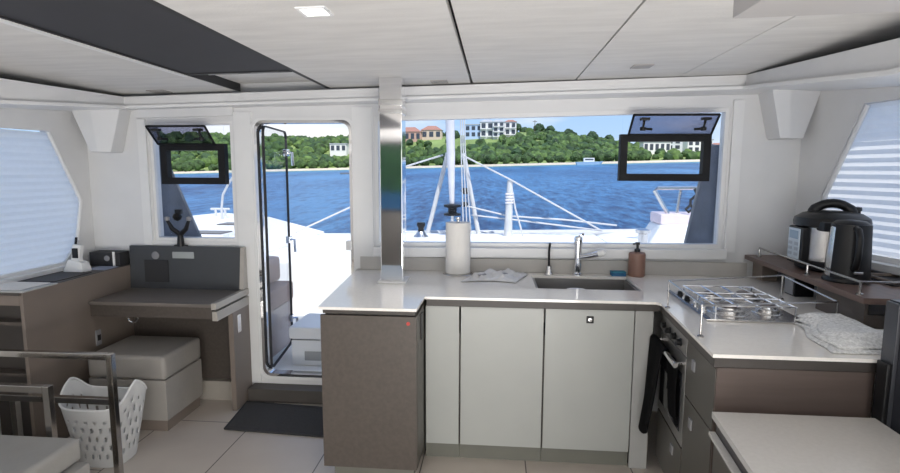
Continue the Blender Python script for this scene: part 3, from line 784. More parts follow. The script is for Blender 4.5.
# boats on the water
def boat(label, x, y, L, mh, cabin):
    z = sea(x, y); t = thing('boat', label, 'boat', (x, y, z))
    b = B(); b.hexa([(x - L * .45, y - L * .12, z - 0.3), (x + L * .38, y - L * .12, z - .3), (x + L * .45, y, z - .3), (x + L * .38, y + L * .12, z - .3), (x - L * .45, y + L * .12, z - .3)],
                    [(x - L * .5, y - L * .16, z + L * .10), (x + L * .42, y - L * .16, z + L * .12), (x + L * .56, y, z + L * .14), (x + L * .42, y + L * .16, z + L * .12), (x - L * .5, y + L * .16, z + L * .10)])
    put('hull', b, mh, t, 0)
    if cabin:
        c = put('cabin', B().box(x - L * .2, x + L * .2, y - L * .1, y + L * .1, z + L * .10, z + L * .26), HWHITE, t, 0)
        put('cabin_window', B().box(x - L * .16, x + L * .16, y - L * .105, y - L * .10, z + L * .17, z + L * .22), HDARK, c, 0)
boat('blue motorboat with white cabin moored off the far beach', 39.2, 238, 11, HBLUE, True)
boat('small grey dinghy on the water seen through the doorway', -42.0, 150, 3.8, GREYP, False)

# ================================================================== GALLEY
# ---- continuous worktop
t = thing('worktop', 'pale quartz worktop wrapping the galley from the island to the hob', 'worktop', (0.4, 3.4, 0.88))
Z0, Z1 = 0.905, 0.92
b = B()
b.plan([(-0.95, 2.77), (-0.415, 2.77), (-0.408, 3.062), (0.255, 3.062), (0.255, WY - 0.001), (-1.03, WY - 0.001)], Z0, Z1)
b.box(0.255, 0.905, 3.775, WY - 0.001, Z0, Z1); b.box(0.255, 0.905, 3.062, 3.355, Z0, Z1)
RE = lambda y: 0.878 + (y - 2.185) * 0.052
b.plan([(0.905, 3.062), (RE(3.06), 3.03), (0.878, 2.185), (2.249, 2.185), (2.249, 2.9), (2.049, WY - 0.001), (0.905, WY - 0.001)], Z0, Z1)
put('slab', b, QUARTZ, t, 0)
b = B()
b.box(-0.40, 0.93, 3.075, 3.11, 0.862, Z0)
b.plan([(RE(3.05) + 0.012, 3.075), (0.890, 2.197), (0.93, 2.23), (RE(3.05) + 0.05, 3.075)], 0.862, Z0)
b.plan([(0.890, 2.197), (1.51, 2.197), (1.51, 2.23), (0.93, 2.23)], 0.862, Z0)
b.box(-0.93, -0.425, 2.786, 2.82, 0.882, Z0)
put('edge_band', b, BAND, t, 0)
b = B(); b.box(-1.0, 1.75, WY - 0.022, WY - 0.002, 0.9205, 1.018, 0.004); put('upstand', b, mat('upstand', (0.50, 0.48, 0.45), 0.4), t, 30)

# ---- sink
t = thing('sink', 'undermounted dark steel sink in front of the long window', 'sink', (0.58, 3.56, 0.70))
b = B(); x0, x1, y0, y1, zb_, th = 0.262, 0.898, 3.362, 3.768, 0.70, 0.012
b.box(x0, x1, y0, y1, zb_, zb_ + th); b.box(x0, x0 + th, y0, y1, zb_, 0.905); b.box(x1 - th, x1, y0, y1, zb_, 0.905)
b.box(x0 + th, x1 - th, y0, y0 + th, zb_, 0.905); b.box(x0 + th, x1 - th, y1 - th, y1, zb_, 0.905)
put('basin', b, SINKM, t, 0)
put('drain', B().lathe([(0.045, 0), (0.045, 0.004), (0.03, 0.006), (0.0, 0.003)], (0.7, 3.6, zb_ + th), 20), STEEL, t)
t = thing('tub', 'white plastic tub standing upright in the sink', 'tub', (0.525, 3.50, 0.713))
b = B(); b.lathe([(0.050, 0), (0.060, 0.008), (0.066, 0.15)], (0.525, 3.50, 0.713), 24, 1.0, 0.8); put('tub_body', b, WHITEP, t)
b = B(); b.lathe([(0.07, 0), (0.07, 0.014), (0.062, 0.024), (0.0, 0.028)], (0.525, 3.50, 0.863), 24, 1.0, 0.8); put('tub_lid', b, WHITEP, t)

# ---- tap, sprayer, soap, sponge
t = thing('kitchen_tap', 'chrome mixer tap with pull out spout behind the sink', 'tap', (0.578, 3.83, 0.92))
put('tap_body', B().lathe([(0.036, 0), (0.036, 0.012), (0.026, 0.02), (0.026, 0.22), (0.029, 0.225), (0.029, 0.262), (0.022, 0.275), (0.0, 0.277)], (0.578, 3.83, 0.92), 24), CHROME, t)
sp_ = put('spout', B().tube([(0.585, 3.825, 1.045), (0.65, 3.79, 1.062), (0.71, 3.76, 1.085)], [0.018, 0.019, 0.023], 14), CHROME, t)
put('spray_head', B().tube([(0.708, 3.761, 1.084), (0.735, 3.748, 1.094), (0.748, 3.742, 1.082)], [0.024, 0.025, 0.02], 14), WHITEP, sp_)
put('lever', B().tube([(0.578, 3.83, 1.19), (0.585, 3.815, 1.21), (0.60, 3.78, 1.215)], 0.010, 8), CHROME, t)
t = thing('soap_pump', 'slim dark pump spout left of the tap', 'soap pump', (0.378, 3.83, 0.92))
put('pump_base', B().lathe([(0.030, 0), (0.030, 0.01), (0.022, 0.02), (0.018, 0.06), (0.010, 0.065)], (0.378, 3.83, 0.92), 18), STEEL, t)
put('pump_stem', B().tube([(0.378, 3.83, 0.98), (0.376, 3.83, 1.09), (0.380, 3.81, 1.145)], 0.008, 8), BLACKP, t)
t = thing('soap_dispenser', 'brown soap dispenser with pump top at the right of the sink', 'soap dispenser', (0.985, 3.83, 0.92))
BRN = mat('soap_brown', (0.25, 0.14, 0.105), 0.45)
put('bottle_body', B().lathe([(0.052, 0), (0.057, 0.006), (0.057, 0.155), (0.050, 0.168), (0.02, 0.172)], (0.985, 3.83, 0.92), 28), BRN, t)
pp = put('pump_head', B().lathe([(0.02, 0), (0.02, 0.02), (0.009, 0.024), (0.009, 0.05), (0.016, 0.053), (0.016, 0.068), (0, 0.07)], (0.985, 3.83, 1.091), 16), BLACKP, t)
put('nozzle', B().tube([(0.985, 3.83, 1.153), (0.95, 3.80, 1.15)], 0.006, 8), BLACKP, pp)
t = thing('sponge', 'blue sponge lying on the worktop left of the brown soap dispenser', 'sponge', (0.86, 3.83, 0.92))
put('foam', B().box(0.81, 0.91, 3.80, 3.865, 0.92, 0.942, 0.006), mat('sponge_blue', (0.04, 0.15, 0.30), 0.9, bump=0.8, bscale=150), t, 30)
put('scourer', B().box(0.81, 0.91, 3.80, 3.865, 0.9425, 0.952, 0.003), mat('sponge_teal', (0.05, 0.24, 0.36), 0.95, bump=0.8, bscale=200), t, 30)

# ---- paper towel
t = thing('paper_towel_roll', 'upright white paper towel roll on a steel holder by the window', 'paper towel roll', (-0.266, 3.77, 0.92))
put('holder_base', B().lathe([(0.105, 0), (0.108, 0.006), (0.10, 0.012), (0.0, 0.013)], (-0.266, 3.77, 0.92), 32), STEEL, t)
put('paper_roll', B().lathe([(0.022, 0), (0.086, 0), (0.088, 0.004), (0.088, 0.352), (0.086, 0.356), (0.022, 0.356)], (-0.266, 3.77, 0.934), 40), PAPER, t)
put('holder_rod', B().lathe([(0.012, 0.0), (0.012, 0.375), (0.018, 0.38), (0.018, 0.392), (0.0, 0.395)], (-0.266, 3.77, 0.934), 14), STEEL, t)
# ---- crumpled bag of paper
t = thing('plastic_bag', 'crumpled clear plastic bag lying on the worktop beside the paper roll', 'bag', (-0.06, 3.62, 0.92))
def crump(u_, v_):
    x = -0.20 + 0.36 * u_ + 0.10 * (v_ - 0.3); y = 3.48 + 0.30 * v_ + 0.05 * math.sin(u_ * 3)
    h = 0.9225 + max(0, 0.022 + 0.030 * noise.noise(Vector((u_ * 5, v_ * 5, 1))) + 0.018 * noise.noise(Vector((u_ * 13, v_ * 13, 5)))) * min(1, 6 * min(u_, v_, 1 - u_, 1 - v_) + 0.1)
    return (x, y, h)
bagm = mat('bag_white', (0.66, 0.65, 0.64), 0.35, var=0.1, vscale=12)
b = B(); b.grid(crump, 36, 26); o = put('bag_film', b, bagm, t, 30)
sd = o.modifiers.new('thick', 'SOLIDIFY'); sd.thickness = 0.002; sd.offset = 1
for (bx, by) in ((-0.09, 3.60), (0.045, 3.64)):
    put('printed_patch', B().box(bx - 0.035, bx + 0.035, by - 0.018, by + 0.018, 0.95, 0.957, 0.003).xform(Matrix.Translation((bx, by, 0)) @ Matrix.Rotation(0.5, 4, 'Z') @ Matrix.Translation((-bx, -by, 0))), GREYP, t, 30)

# ---- chrome post
t = thing('support_post', 'square mirror chrome post from the worktop to the ceiling', 'post', (-0.672, 3.49, 0.92))
put('collar', B().box(-0.765, -0.58, 3.40, 3.585, 0.92, 0.935, 0.004), TRIMW, t, 30)
put('shaft', B().box(-0.745, -0.60, 3.42, 3.565, 0.935, zc(-0.67) - 0.001, 0.006), CHROME, t, 30)
put('collar', B().box(-0.749, -0.596, 3.416, 3.569, 2.055, 2.095, 0.004), STEEL, t, 30)
put('collar', B().box(-0.749, -0.596, 3.416, 3.569, 2.005, 2.035, 0.004), STEEL, t, 30)

# ---- island cabinet
t = thing('island_cabinet', 'taupe island cabinet under the chrome post end of the worktop', 'cabinet', (-0.68, 3.2, FZ))
b = B(); b.plan([(-0.925, 2.81), (-0.43, 2.81), (-0.43, 3.86), (-0.985, 3.86)], 0.0, 0.88); put('carcass', b, TAUPE, t, 0)
b = B(); b.box(-0.945, -0.418, 2.786, 2.808, 0.0, 0.872, 0.003); fp = put('front_panel', b, TAUPE2, t, 30)
fp['label'] = 'plain taupe wood front panel'
put('indicator', B().lathe([(0.010, 0), (0.010, 0.003), (0, 0.004)], (-0.462, 2.786, 0.835), 14, axis=(0, -1, 0)), mat('indicator_red', (0.5, 0.05, 0.04), 0.5), fp)
b = B(); b.box(-0.429, -0.416, 2.812, 3.075, 0.0, 0.872, 0.002); sp2 = put('side_panel', b, TAUPE, t, 30)
put('recessed_handle', B().box(-0.418, -0.409, 2.93, 2.985, 0.70, 0.85, 0.02), BLACKP, sp2, 30)
put('toe_kick', B().box(-0.91, -0.45, 2.87, 3.80, FZ, 0.0), TOE, t, 0)

# ---- white base cabinets
def base_cab(label, x0, x1, latch):
    t = thing('base_cabinet', label, 'cabinet', ((x0 + x1) / 2, 3.5, FZ))
    b = B(); th = 0.016
    b.box(x0, x0 + th, 3.112, 3.86, 0.0, 0.69); b.box(x1 - th, x1, 3.112, 3.86, 0.0, 0.69); b.box(x0 + th, x1 - th, 3.112, 3.86, 0.0, th); b.box(x0 + th, x1 - th, 3.845, 3.86, th, 0.86)
    put('carcass', b, TAUPE, t, 0)
    d = put('door', B().box(x0 + 0.004, x1 - 0.004, 3.09, 3.11, 0.004, 0.858, 0.003), WHITEDOOR, t, 30)
    if latch:
        lx, lz = 0.547, 0.80
        put('latch', B().box(lx - 0.021, lx + 0.021, 3.084, 3.092, lz - 0.021, lz + 0.021, 0.005), BLACKP, d, 30)
        put('latch_button', B().lathe([(0.012, 0), (0.012, 0.004), (0, 0.005)], (lx, 3.084, lz), 14, axis=(0, -1, 0)), STEEL, d)
    put('toe_kick', B().box(x0, x1, 3.125, 3.145, FZ, -0.001), TOE, t, 0)
    return t
base_cab('narrow white galley cabinet next to the taupe island', -0.412, -0.205, False)
base_cab('wide plain white galley cabinet without a latch', -0.203, 0.287, False)
base_cab('wide white galley cabinet with a square black latch', 0.289, 0.800, True)
b = B(); b.box(0.803, 0.905, 3.098, 3.112, FZ, 0.86, 0.002)
tag(put('filler_panel', b, mat('filler_grey', (0.40, 0.40, 0.385), 0.45), None, 30), 'narrow grey filler panel in the corner between white doors and oven', 'panel')

# ---- right run: oven, drawers, end panel  (faces look left)
FX = lambda y: RE(y) + 0.022
def facex(b, y0, y1, z0, z1, dx0, dx1, bev=0.0):
    """a slab parallel to the run's slightly slanting front, from dx0 to dx1 behind it"""
    return b.hexa([(FX(y0) + dx0, y0, z0), (FX(y0) + dx1, y0, z0), (FX(y1) + dx1, y1, z0), (FX(y1) + dx0, y1, z0)],
                  [(FX(y0) + dx0, y0, z1), (FX(y0) + dx1, y0, z1), (FX(y1) + dx1, y1, z1), (FX(y1) + dx0, y1, z1)], bev)
t = thing('oven', 'built in steel oven under the hob with a black towel on its handle', 'oven', (1.15, 2.85, FZ))
put('oven_body', facex(B(), 2.60, 3.085, 0.12, 0.855, 0.03, 0.55), mat('oven_side', (0.10, 0.095, 0.09), 0.5), t, 0)
cp = put('control_panel', facex(B(), 2.605, 3.08, 0.76, 0.85, 0.0, 0.028, 0.003), mat('oven_steel', (0.30, 0.29, 0.28), 0.35, 0.7), t, 30)
for k in range(4):
    y = 2.70 + k * 0.10
    put('knob', B().lathe([(0.020, 0), (0.020, 0.004), (0.016, 0.006), (0.015, 0.024), (0, 0.026)], (FX(y), y, 0.805), 16, axis=(-1, 0, 0)), BLACKP, cp)
dr = put('oven_door', facex(B(), 2.605, 3.08, 0.30, 0.755, 0.0, 0.028, 0.004), mat('oven_steel', (0.3, 0.29, 0.28)), t, 30)
put('oven_glass', facex(B(), 2.65, 3.04, 0.36, 0.66, -0.004, 0.0005), mat('oven_glass', (0.02, 0.02, 0.022), 0.08), dr, 0)
b = B(); yb = (2.58, 3.06)
b.tube([(FX(yb[0]) - 0.045, yb[0] + 0.03, 0.715), (FX(yb[1]) - 0.045, yb[1], 0.715)], 0.013, 12)
for y in (2.64, 3.03): b.tube([(FX(y), y, 0.715), (FX(y) - 0.045, y, 0.715)], 0.009, 8)
put('oven_handle', b, CHROME, dr)
ld = put('lower_drawer', facex(B(), 2.605, 3.08, -0.0, 0.29, 0.0, 0.028, 0.004), TAUPE, t, 30)
y = 2.75
put('drawer_latch', facex(B(), y - 0.022, y + 0.022, 0.19, 0.24, -0.007, 0.001, 0.003), GREYP, ld, 30)
put('toe_kick', facex(B(), 2.60, 3.085, FZ, -0.001, 0.05, 0.07), TOE, t, 0)

t = thing('drawer_cabinet', 'taupe cabinet with stacked latched fronts at the near end of the galley', 'cabinet', (1.3, 2.4, FZ))
b = B(); facex(b, 2.225, 2.595, 0.0, 0.855, 0.03, 0.50); put('carcass', b, TAUPE, t, 0)
for z0, z1, lz in ((0.58, 0.85, 0.765), (0.02, 0.575, 0.485)):
    d = put('drawer_front', facex(B(), 2.21, 2.592, z0, z1, 0.0, 0.028, 0.003), TAUPE, t, 30)
    put('latch', facex(B(), 2.455, 2.497, lz - 0.026, lz + 0.026, -0.008, 0.001, 0.004), GREYP, d, 30)
b = B(); b.box(0.905, 1.51, 2.203, 2.222, FZ, 0.858, 0.002); ep = put('end_panel', b, ENDP, t, 30)
ep['label'] = 'dark brown wood end panel'
put('toe_kick', facex(B(), 2.225, 2.595, FZ, -0.001, 0.05, 0.07), TOE, t, 0)

# ---- lower counter in the near right corner
t = thing('low_counter', 'lower white topped counter in front of the galley end panel', 'counter', (1.2, 1.7, FZ))
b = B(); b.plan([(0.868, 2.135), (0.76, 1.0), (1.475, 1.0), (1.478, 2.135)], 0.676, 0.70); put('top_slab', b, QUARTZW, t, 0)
b = B(); b.plan([(0.885, 2.13), (0.777, 1.0), (1.47, 1.0), (1.473, 2.13)], 0.62, 0.6755); put('edge_band', b, BAND, t, 0)
b = B(); b.plan([(0.878, 2.125), (0.77, 1.0), (1.46, 1.0), (1.465, 2.125)], FZ, 0.60); put('carcass', b, TAUPE, t, 0)
b = B(); b.plan([(0.858, 2.13), (0.75, 1.0), (0.775, 1.0), (0.883, 2.13)], 0.605, 0.619); put('drawer_lip', b, QUARTZW, t, 0)

# ---- tall fridge column at the right edge
t = thing('fridge', 'tall dark fridge with pale upper section at the right edge of the galley', 'fridge', (1.8, 1.9, FZ))
FR = mat('fridge_dark', (0.035, 0.037, 0.045), 0.25)
put('fridge_body', B().box(1.515, 2.24, 1.30, 2.175, FZ, 1.165, 0.004), FR, t, 30)
put('lower_door', B().box(1.512, 2.24, 1.27, 1.298, FZ + 0.08, 1.16, 0.004), FR, t, 30)
up = put('upper_section', B().box(1.585, 2.24, 1.27, 2.175, 1.168, 1.42, 0.006), mat('fridge_pale', (0.50, 0.47, 0.43), 0.3), t, 30)
up['label'] = 'pale beige upper section'
put('hinge_strip', B().box(1.500, 1.5145, 2.10, 2.17, FZ, 1.16, 0.003), mat('fridge_side', (0.05, 0.052, 0.06), 0.3), t, 30)
put('door_handle', B().box(1.480, 1.4995, 2.10, 2.16, 0.62, 0.93, 0.006), BLACKP, t, 30)

# ---- hob with burners
t = thing('gas_hob', 'stainless gas hob with pan supports set into the worktop', 'hob', (1.27, 2.98, 0.92))
A_, B_, C_, D_ = (1.04, 3.29), (1.035, 2.68), (1.50, 2.66), (1.52, 3.32)
b = B(); b.plan([B_, C_, D_, A_], 0.92, 0.932, 0.004); put('hob_plate', b, mat('hob_steel', (0.58, 0.56, 0.54), 0.18, 1.0), t, 30)
b = B(); b.plan([(1.030, 2.675), (1.052, 2.675), (1.056, 3.30), (1.034, 3.30)], 0.932, 0.940, 0.003); put('hob_trim', b, mat('hob_blue', (0.03, 0.05, 0.11), 0.2), t, 30)
for bx, by, r in ((1.20, 2.83, 0.075), (1.40, 2.85, 0.055), (1.22, 3.12, 0.055), (1.42, 3.14, 0.075)):
    bu = put('burner', B().lathe([(r * 1.35, 0), (r * 1.3, 0.004), (r, 0.006), (r, 0.018), (r * 0.9, 0.022), (r * 0.75, 0.022), (r * 0.72, 0.030), (0, 0.032)], (bx, by, 0.932), 28), STEEL, t)
    put('burner_cap', B().lathe([(r * 0.66, 0), (r * 0.66, 0.006), (r * 0.55, 0.010), (0, 0.011)], (bx, by, 0.9635), 24), mat('cap_brown', (0.12, 0.09, 0.08), 0.35), bu)
b = B()
for y in (2.74, 2.91, 3.03, 3.21): b.tube([(1.09, y, 0.985), (1.49, y, 0.985)], 0.0045, 8)
for x in (1.10, 1.20, 1.31, 1.41, 1.48): b.tube([(x, 2.73, 0.985), (x, 3.22, 0.985)], 0.0045, 8)
for x in (1.10, 1.48):
    for y in (2.74, 2.98, 3.21): b.tube([(x, y, 0.932), (x, y, 0.985)], 0.0045, 8)
put('pan_support', b, CHROME, t)
for k in range(4):
    y = 2.78 + k * 0.12
    put('knob', B().lathe([(0.018, 0), (0.018, 0.004), (0.014, 0.006), (0.013, 0.024), (0, 0.026)], (1.078, y + 0.06, 0.932), 14), BLACKP if k > 1 else CHROME, t)
# fiddle rail round the hob
t = thing('hob_rail', 'thin chrome fiddle rail standing around the gas hob', 'rail', (1.28, 2.8, 0.92))
C4 = [(0.928, 2.935), (0.905, 2.42), (1.665, 2.735), (1.64, 3.20)]
top = 1.068
C4 = [(0.928, 2.935, 1.068), (0.913, 2.42, 1.062), (1.668, 2.733, 1.02), (1.645, 3.205, 1.058)]
b = B()
for a, c in ((0, 1), (1, 2), (0, 3), (3, 2)): b.tube([C4[a], C4[c]], 0.0045, 8)
put('rail_bar', b, RAILM, t)
for x, y, z in C4: put('rail_post', B().tube([(x, y, 0.92), (x, y, z)], 0.0045, 8), RAILM, t)
for x, y, z in C4: put('post_foot', B().lathe([(0.014, 0), (0.014, 0.005), (0.007, 0.009)], (x, y, 0.92), 12), RAILM, t)

# ---- waffle cloth
t = thing('tea_towel', 'grey and white waffle tea towel folded on the worktop right of the hob', 'tea towel', (1.6, 2.5, 0.92))
def cl(k):
    def f(u_, v_):
        s = 1 - 0.07 * k
        y = 2.235 + 0.43 * v_ + 0.03 * k; hw = 0.165 - 0.05 * v_ + 0.012 * math.sin(v_ * 6)
        x = 1.61 + 0.02 * (v_ - 0.5) - 0.075 + (u_ - 0.5) * 2 * hw * s + 0.02 * k + 0.012 * math.sin(v_ * 9 + k)
        e_ = min(1.0, 8 * min(u_, 1 - u_, v_, 1 - v_))
        z = 0.9215 + 0.012 * k + 0.009 * e_ + 0.006 * noise.noise(Vector((x * 14, y * 14, k))) * e_ + (0.010 if k else 0.0) * (1 + math.sin(v_ * 7 + 1)) * e_
        return (x, y, max(0.9205 + 0.008 * k, z))
    return f
for k in range(3):
    b = B(); b.grid(cl(k), 20, 40); o = put('fold', b, WAFFLE, t, 60)
    sd = o.modifiers.new('thick', 'SOLIDIFY'); sd.thickness = 0.006; sd.offset = 1

# ---- black towel on the oven handle
t = thing('hand_towel', 'black towel hanging over the oven handle', 'towel', (0.86, 2.95, 0.2))
def tw(y0, y1, zb0, zb1, dx, ph):
    def f(u_, v_):
        y = y0 + (y1 - y0) * u_ + 0.012 * math.sin(v_ * 6 + ph) * v_
        zb_ = zb0 + (zb1 - zb0) * u_ + 0.03 * math.sin(u_ * 9 + ph)
        xh = FX(y) - 0.045
        if v_ < 0.22:      # down the back of the bar
            s = v_ / 0.22; return (xh + 0.021, y, 0.60 + s * 0.115)
        if v_ < 0.34:      # over the bar
            a = (v_ - 0.22) / 0.12 * PI; return (xh + 0.021 * math.cos(a), y, 0.715 + 0.021 * math.sin(a))
        s = (v_ - 0.34) / 0.66
        return (xh - 0.021 - dx * s - 0.014 * s * math.sin(u_ * 11 + ph) - 0.01 * s, y, 0.715 - s * (0.715 - zb_))
    return f
b = B(); b.grid(tw(2.80, 3.06, 0.30, 0.16, 0.035, 0.4), 18, 40); o = put('long_fold', b, TOWELB, t, 60); o.modifiers.new('t', 'SOLIDIFY').thickness = 0.006
b = B(); b.grid(lambda u_, v_: (FX(2.66 + 0.2 * u_) - 0.020 - 0.008 * math.sin(u_ * 9 + v_ * 3), 2.66 + 0.2 * u_, 0.70 - v_ * (0.25 + 0.05 * math.sin(u_ * 5))), 14, 20)
o = put('short_fold', b, TOWELB, t, 60); o.modifiers.new('t', 'SOLIDIFY').thickness = 0.006

# ---- raised shelf along the right side
SZ = 1.075
t = thing('raised_shelf', 'dark walnut shelf raised above the worktop along the right wall', 'shelf', (2.0, 3.2, 0.92))
b = B(); b.plan([(1.735, WY - 0.001), (1.690, 2.585), (2.249, 2.56), (2.249, 2.9), (2.049, WY - 0.001)], SZ - 0.030, SZ, 0.004); put('shelf_board', b, WALNUT, t, 30)
put('support', B().box(1.785, 1.885, 3.74, 3.875, 0.9205, SZ - 0.0305), TAUPE3, t, 0)
put('support', B().box(1.72, 1.735, 2.62, 3.0, 0.9205, SZ - 0.0305), TAUPE2, t, 0)
b = B(); b.box(1.7355, 2.22, 2.625, 2.645, 0.9205, 0.985); ff = put('box_front', b, TAUPE2, t, 0)
put('support', B().box(2.18, 2.24, 2.62, 2.88, 0.9205, SZ - 0.0305), TAUPE2, t, 0)
t = thing('shelf_rail', 'thin chrome fiddle rail along the front edge of the walnut shelf', 'rail', (1.75, 3.2, SZ))
Pp = [(1.787, 3.80), (1.750, 3.16), (1.718, 2.66), (2.20, 2.645)]
b = B(); b.tube([(x, y, SZ + 0.06) for x, y in Pp], 0.0065, 8); put('rail_bar', b, RAILM, t)
for x, y in Pp:
    q = put('rail_post', B().tube([(x, y, SZ), (x, y, SZ + 0.06)], 0.006, 8), RAILM, t)
    put('post_foot', B().lathe([(0.016, 0), (0.016, 0.005), (0.007, 0.009)], (x, y, SZ), 12), RAILM, q)
t = thing('coffee_grinder', 'small black box shaped appliance under the walnut shelf', 'appliance', (1.82, 3.3, 0.92))
put('housing', B().box(1.75, 1.86, 3.27, 3.38, 0.9205, 1.035, 0.006), BLACKP, t, 30)
put('side_plate', B().box(1.744, 1.7495, 3.28, 3.37, 0.93, 1.03, 0.002), GREYP, t, 30)
t = thing('wall_socket', 'small pale socket on the bulkhead under the shelf', 'socket', (1.95, 3.87, 0.95))
b = B(); b.box(1.915, 1.985, WY - 0.014, WY - 0.001, 0.945, 1.02, 0.004); fpz = put('face_plate', b, WHITEP, t, 30)
put('socket_hole', B().box(1.935, 1.965, WY - 0.018, WY - 0.0145, 0.965, 0.995, 0.003), GREYP, fpz, 30)
t = thing('serving_tray', 'flat dark tray lying on the shelf behind the kettle', 'tray', (2.10, 2.98, SZ))
put('tray_base', B().box(2.00, 2.20, 2.86, 3.10, SZ, SZ + 0.012, 0.004), BLACKM, t, 30)
b = B(); b.tube([(2.01, 2.87, SZ + 0.02), (2.19, 2.87, SZ + 0.02), (2.19, 3.09, SZ + 0.02), (2.01, 3.09, SZ + 0.02), (2.01, 2.87, SZ + 0.02)], 0.009, 8); put('tray_rim', b, mat('tray_rim', (0.20, 0.16, 0.13), 0.5), t)

# ---- pressure cooker
pc = Vector((1.968, 3.35, SZ))
t = thing('pressure_cooker', 'black and steel electric pressure cooker on the walnut shelf', 'pressure cooker', pc)
t.scale = (1, 1, 1.04)
R_ = 0.172
put('base_ring', B().lathe([(R_ * 0.82, 0), (R_ * 0.98, 0.012), (R_ * 1.02, 0.05), (R_, 0.062)], pc, 48), BLACKP, t)
put('steel_band', B().lathe([(R_ * 0.99, 0.062), (R_ * 0.99, 0.245)], pc, 48), STEEL, t)
lid = put('lid', B().lathe([(R_, 0.246), (R_ * 1.10, 0.252), (R_ * 1.12, 0.275), (R_ * 1.08, 0.298), (R_ * 0.86, 0.322), (R_ * 0.5, 0.335), (0, 0.338)], pc, 48), BLACKP, t)
dx_ = Vector((0.90, -0.43, 0))
b = B(); pts = []
for k in range(13):
    a = PI * k / 12; pts.append(pc + dx_ * (0.095 * math.cos(a)) + Vector((0, 0, 0.312 + 0.066 * math.sin(a))))
b.tube(pts, [0.032] * 3 + [0.026] * 7 + [0.032] * 3, 12); put('lid_handle', b, BLACKP, lid)
put('steam_valve', B().lathe([(0.018, 0), (0.018, 0.03), (0.024, 0.034), (0.022, 0.052), (0, 0.056)], pc + Vector((0.125, -0.02, 0.305)), 16), BLACKP, lid)
for s in (-1, 1):
    c = pc + Vector((0.62, 0.78, 0)) * (s * R_ * 1.04) + Vector((0, 0, 0.262))
    put('side_grip', B().box(c.x - 0.03, c.x + 0.03, c.y - 0.04, c.y + 0.04, c.z - 0.03, c.z + 0.022, 0.012), BLACKP, lid, 40)
nd = Vector((-0.998, 0.05, 0)).normalized(); tv = Vector((-nd.y, nd.x, 0))
def onface(c, hw, z0, z1, d0, d1, bev):
    b = B(); P = [c + tv * s + nd * d for s, d in ((-hw, d0), (hw, d0), (hw, d1), (-hw, d1))]
    return b.hexa([(p.x, p.y, z0) for p in P], [(p.x, p.y, z1) for p in P], bev)
cp = put('control_panel', onface(pc, 0.085, SZ + 0.035, SZ + 0.245, R_ * 0.86, R_ + 0.022, 0.012), BLACKP, t, 40)
put('display_plate', onface(pc, 0.068, SZ + 0.06, SZ + 0.235, R_ + 0.0225, R_ + 0.026, 0.003), mat('display_silver', (0.52, 0.58, 0.63), 0.3, 0.3), cp, 30)
put('screen', onface(pc, 0.05, SZ + 0.175, SZ + 0.222, R_ + 0.0265, R_ + 0.029, 0.002), mat('screen_blue', (0.28, 0.38, 0.48), 0.2), cp, 30)
for k in range(6):
    r_, c_ = divmod(k, 2)
    cc = pc + tv * (-0.035 + 0.07 * c_)
    put('button', onface(cc, 0.020, SZ + 0.080 + 0.03 * r_, SZ + 0.098 + 0.03 * r_, R_ + 0.0265, R_ + 0.029, 0.002), mat('button_grey', (0.36, 0.40, 0.45), 0.4), cp, 30)

# ---- kettle
kc = Vector((1.862, 3.0, SZ))
t = thing('electric_kettle', 'tall black and steel electric kettle in front of the pressure cooker', 'kettle', kc)
t.scale = (1.1, 1.1, 1.05)
put('power_base', B().lathe([(0.098, 0), (0.10, 0.008), (0.095, 0.022), (0.0, 0.023)], kc, 36), BLACKP, t)
put('kettle_body', B().lathe([(0.088, 0.024), (0.092, 0.03), (0.089, 0.15), (0.080, 0.27), (0.076, 0.276)], kc, 40), STEEL, t)
put('kettle_lid', B().lathe([(0.078, 0.277), (0.079, 0.288), (0.06, 0.305), (0.0, 0.312)], kc, 36), BLACKP, t)
kd = Vector((-0.30, -0.95, 0)).normalized(); kt = Vector((-kd.y, kd.x, 0))
# black front panel that carries the handle
b = B(); n = 14
lo = []; hi = []
for k in range(n + 1):
    a = -0.95 + 1.9 * k / n
    p = kd * math.cos(a) + kt * math.sin(a); lo.append(kc + p * 0.100 + Vector((0, 0, 0.024))); hi.append(kc + p * 0.088 + Vector((0, 0, 0.290)))
lo2 = [kc + (p - kc - Vector((0, 0, 0.024))) * 0.85 + Vector((0, 0, 0.024)) for p in lo]; hi2 = [kc + (p - kc - Vector((0, 0, 0.290))) * 0.83 + Vector((0, 0, 0.290)) for p in hi]
b.hexa(lo + lo2[::-1], hi + hi2[::-1]); put('front_panel', b, BLACKP, t, 40)
b = B(); b.tube([kc + kd * 0.085 + Vector((0, 0, 0.275)), kc + kd * 0.125 + Vector((0, 0, 0.27)), kc + kd * 0.155 + Vector((0, 0, 0.23)), kc + kd * 0.150 + Vector((0, 0, 0.14)), kc + kd * 0.125 + Vector((0, 0, 0.085)), kc + kd * 0.095 + Vector((0, 0, 0.075))], 0.014, 12)
hd = put('kettle_handle', b, BLACKP, t)
put('switch', B().box(kc.x - 0.035, kc.x + 0.005, kc.y - 0.112, kc.y - 0.099, SZ + 0.052, SZ + 0.066, 0.004), STEEL, t, 30)
b = B(); b.prism([kc - kd * 0.07 + kt * 0.03 + Vector((0, 0, 0.276)), kc - kd * 0.12 + Vector((0, 0, 0.276)), kc - kd * 0.07 - kt * 0.03 + Vector((0, 0, 0.276)), kc - kd * 0.085 + Vector((0, 0, 0.20))], (0, 0, 0.004)); put('spout', b, STEEL, t)

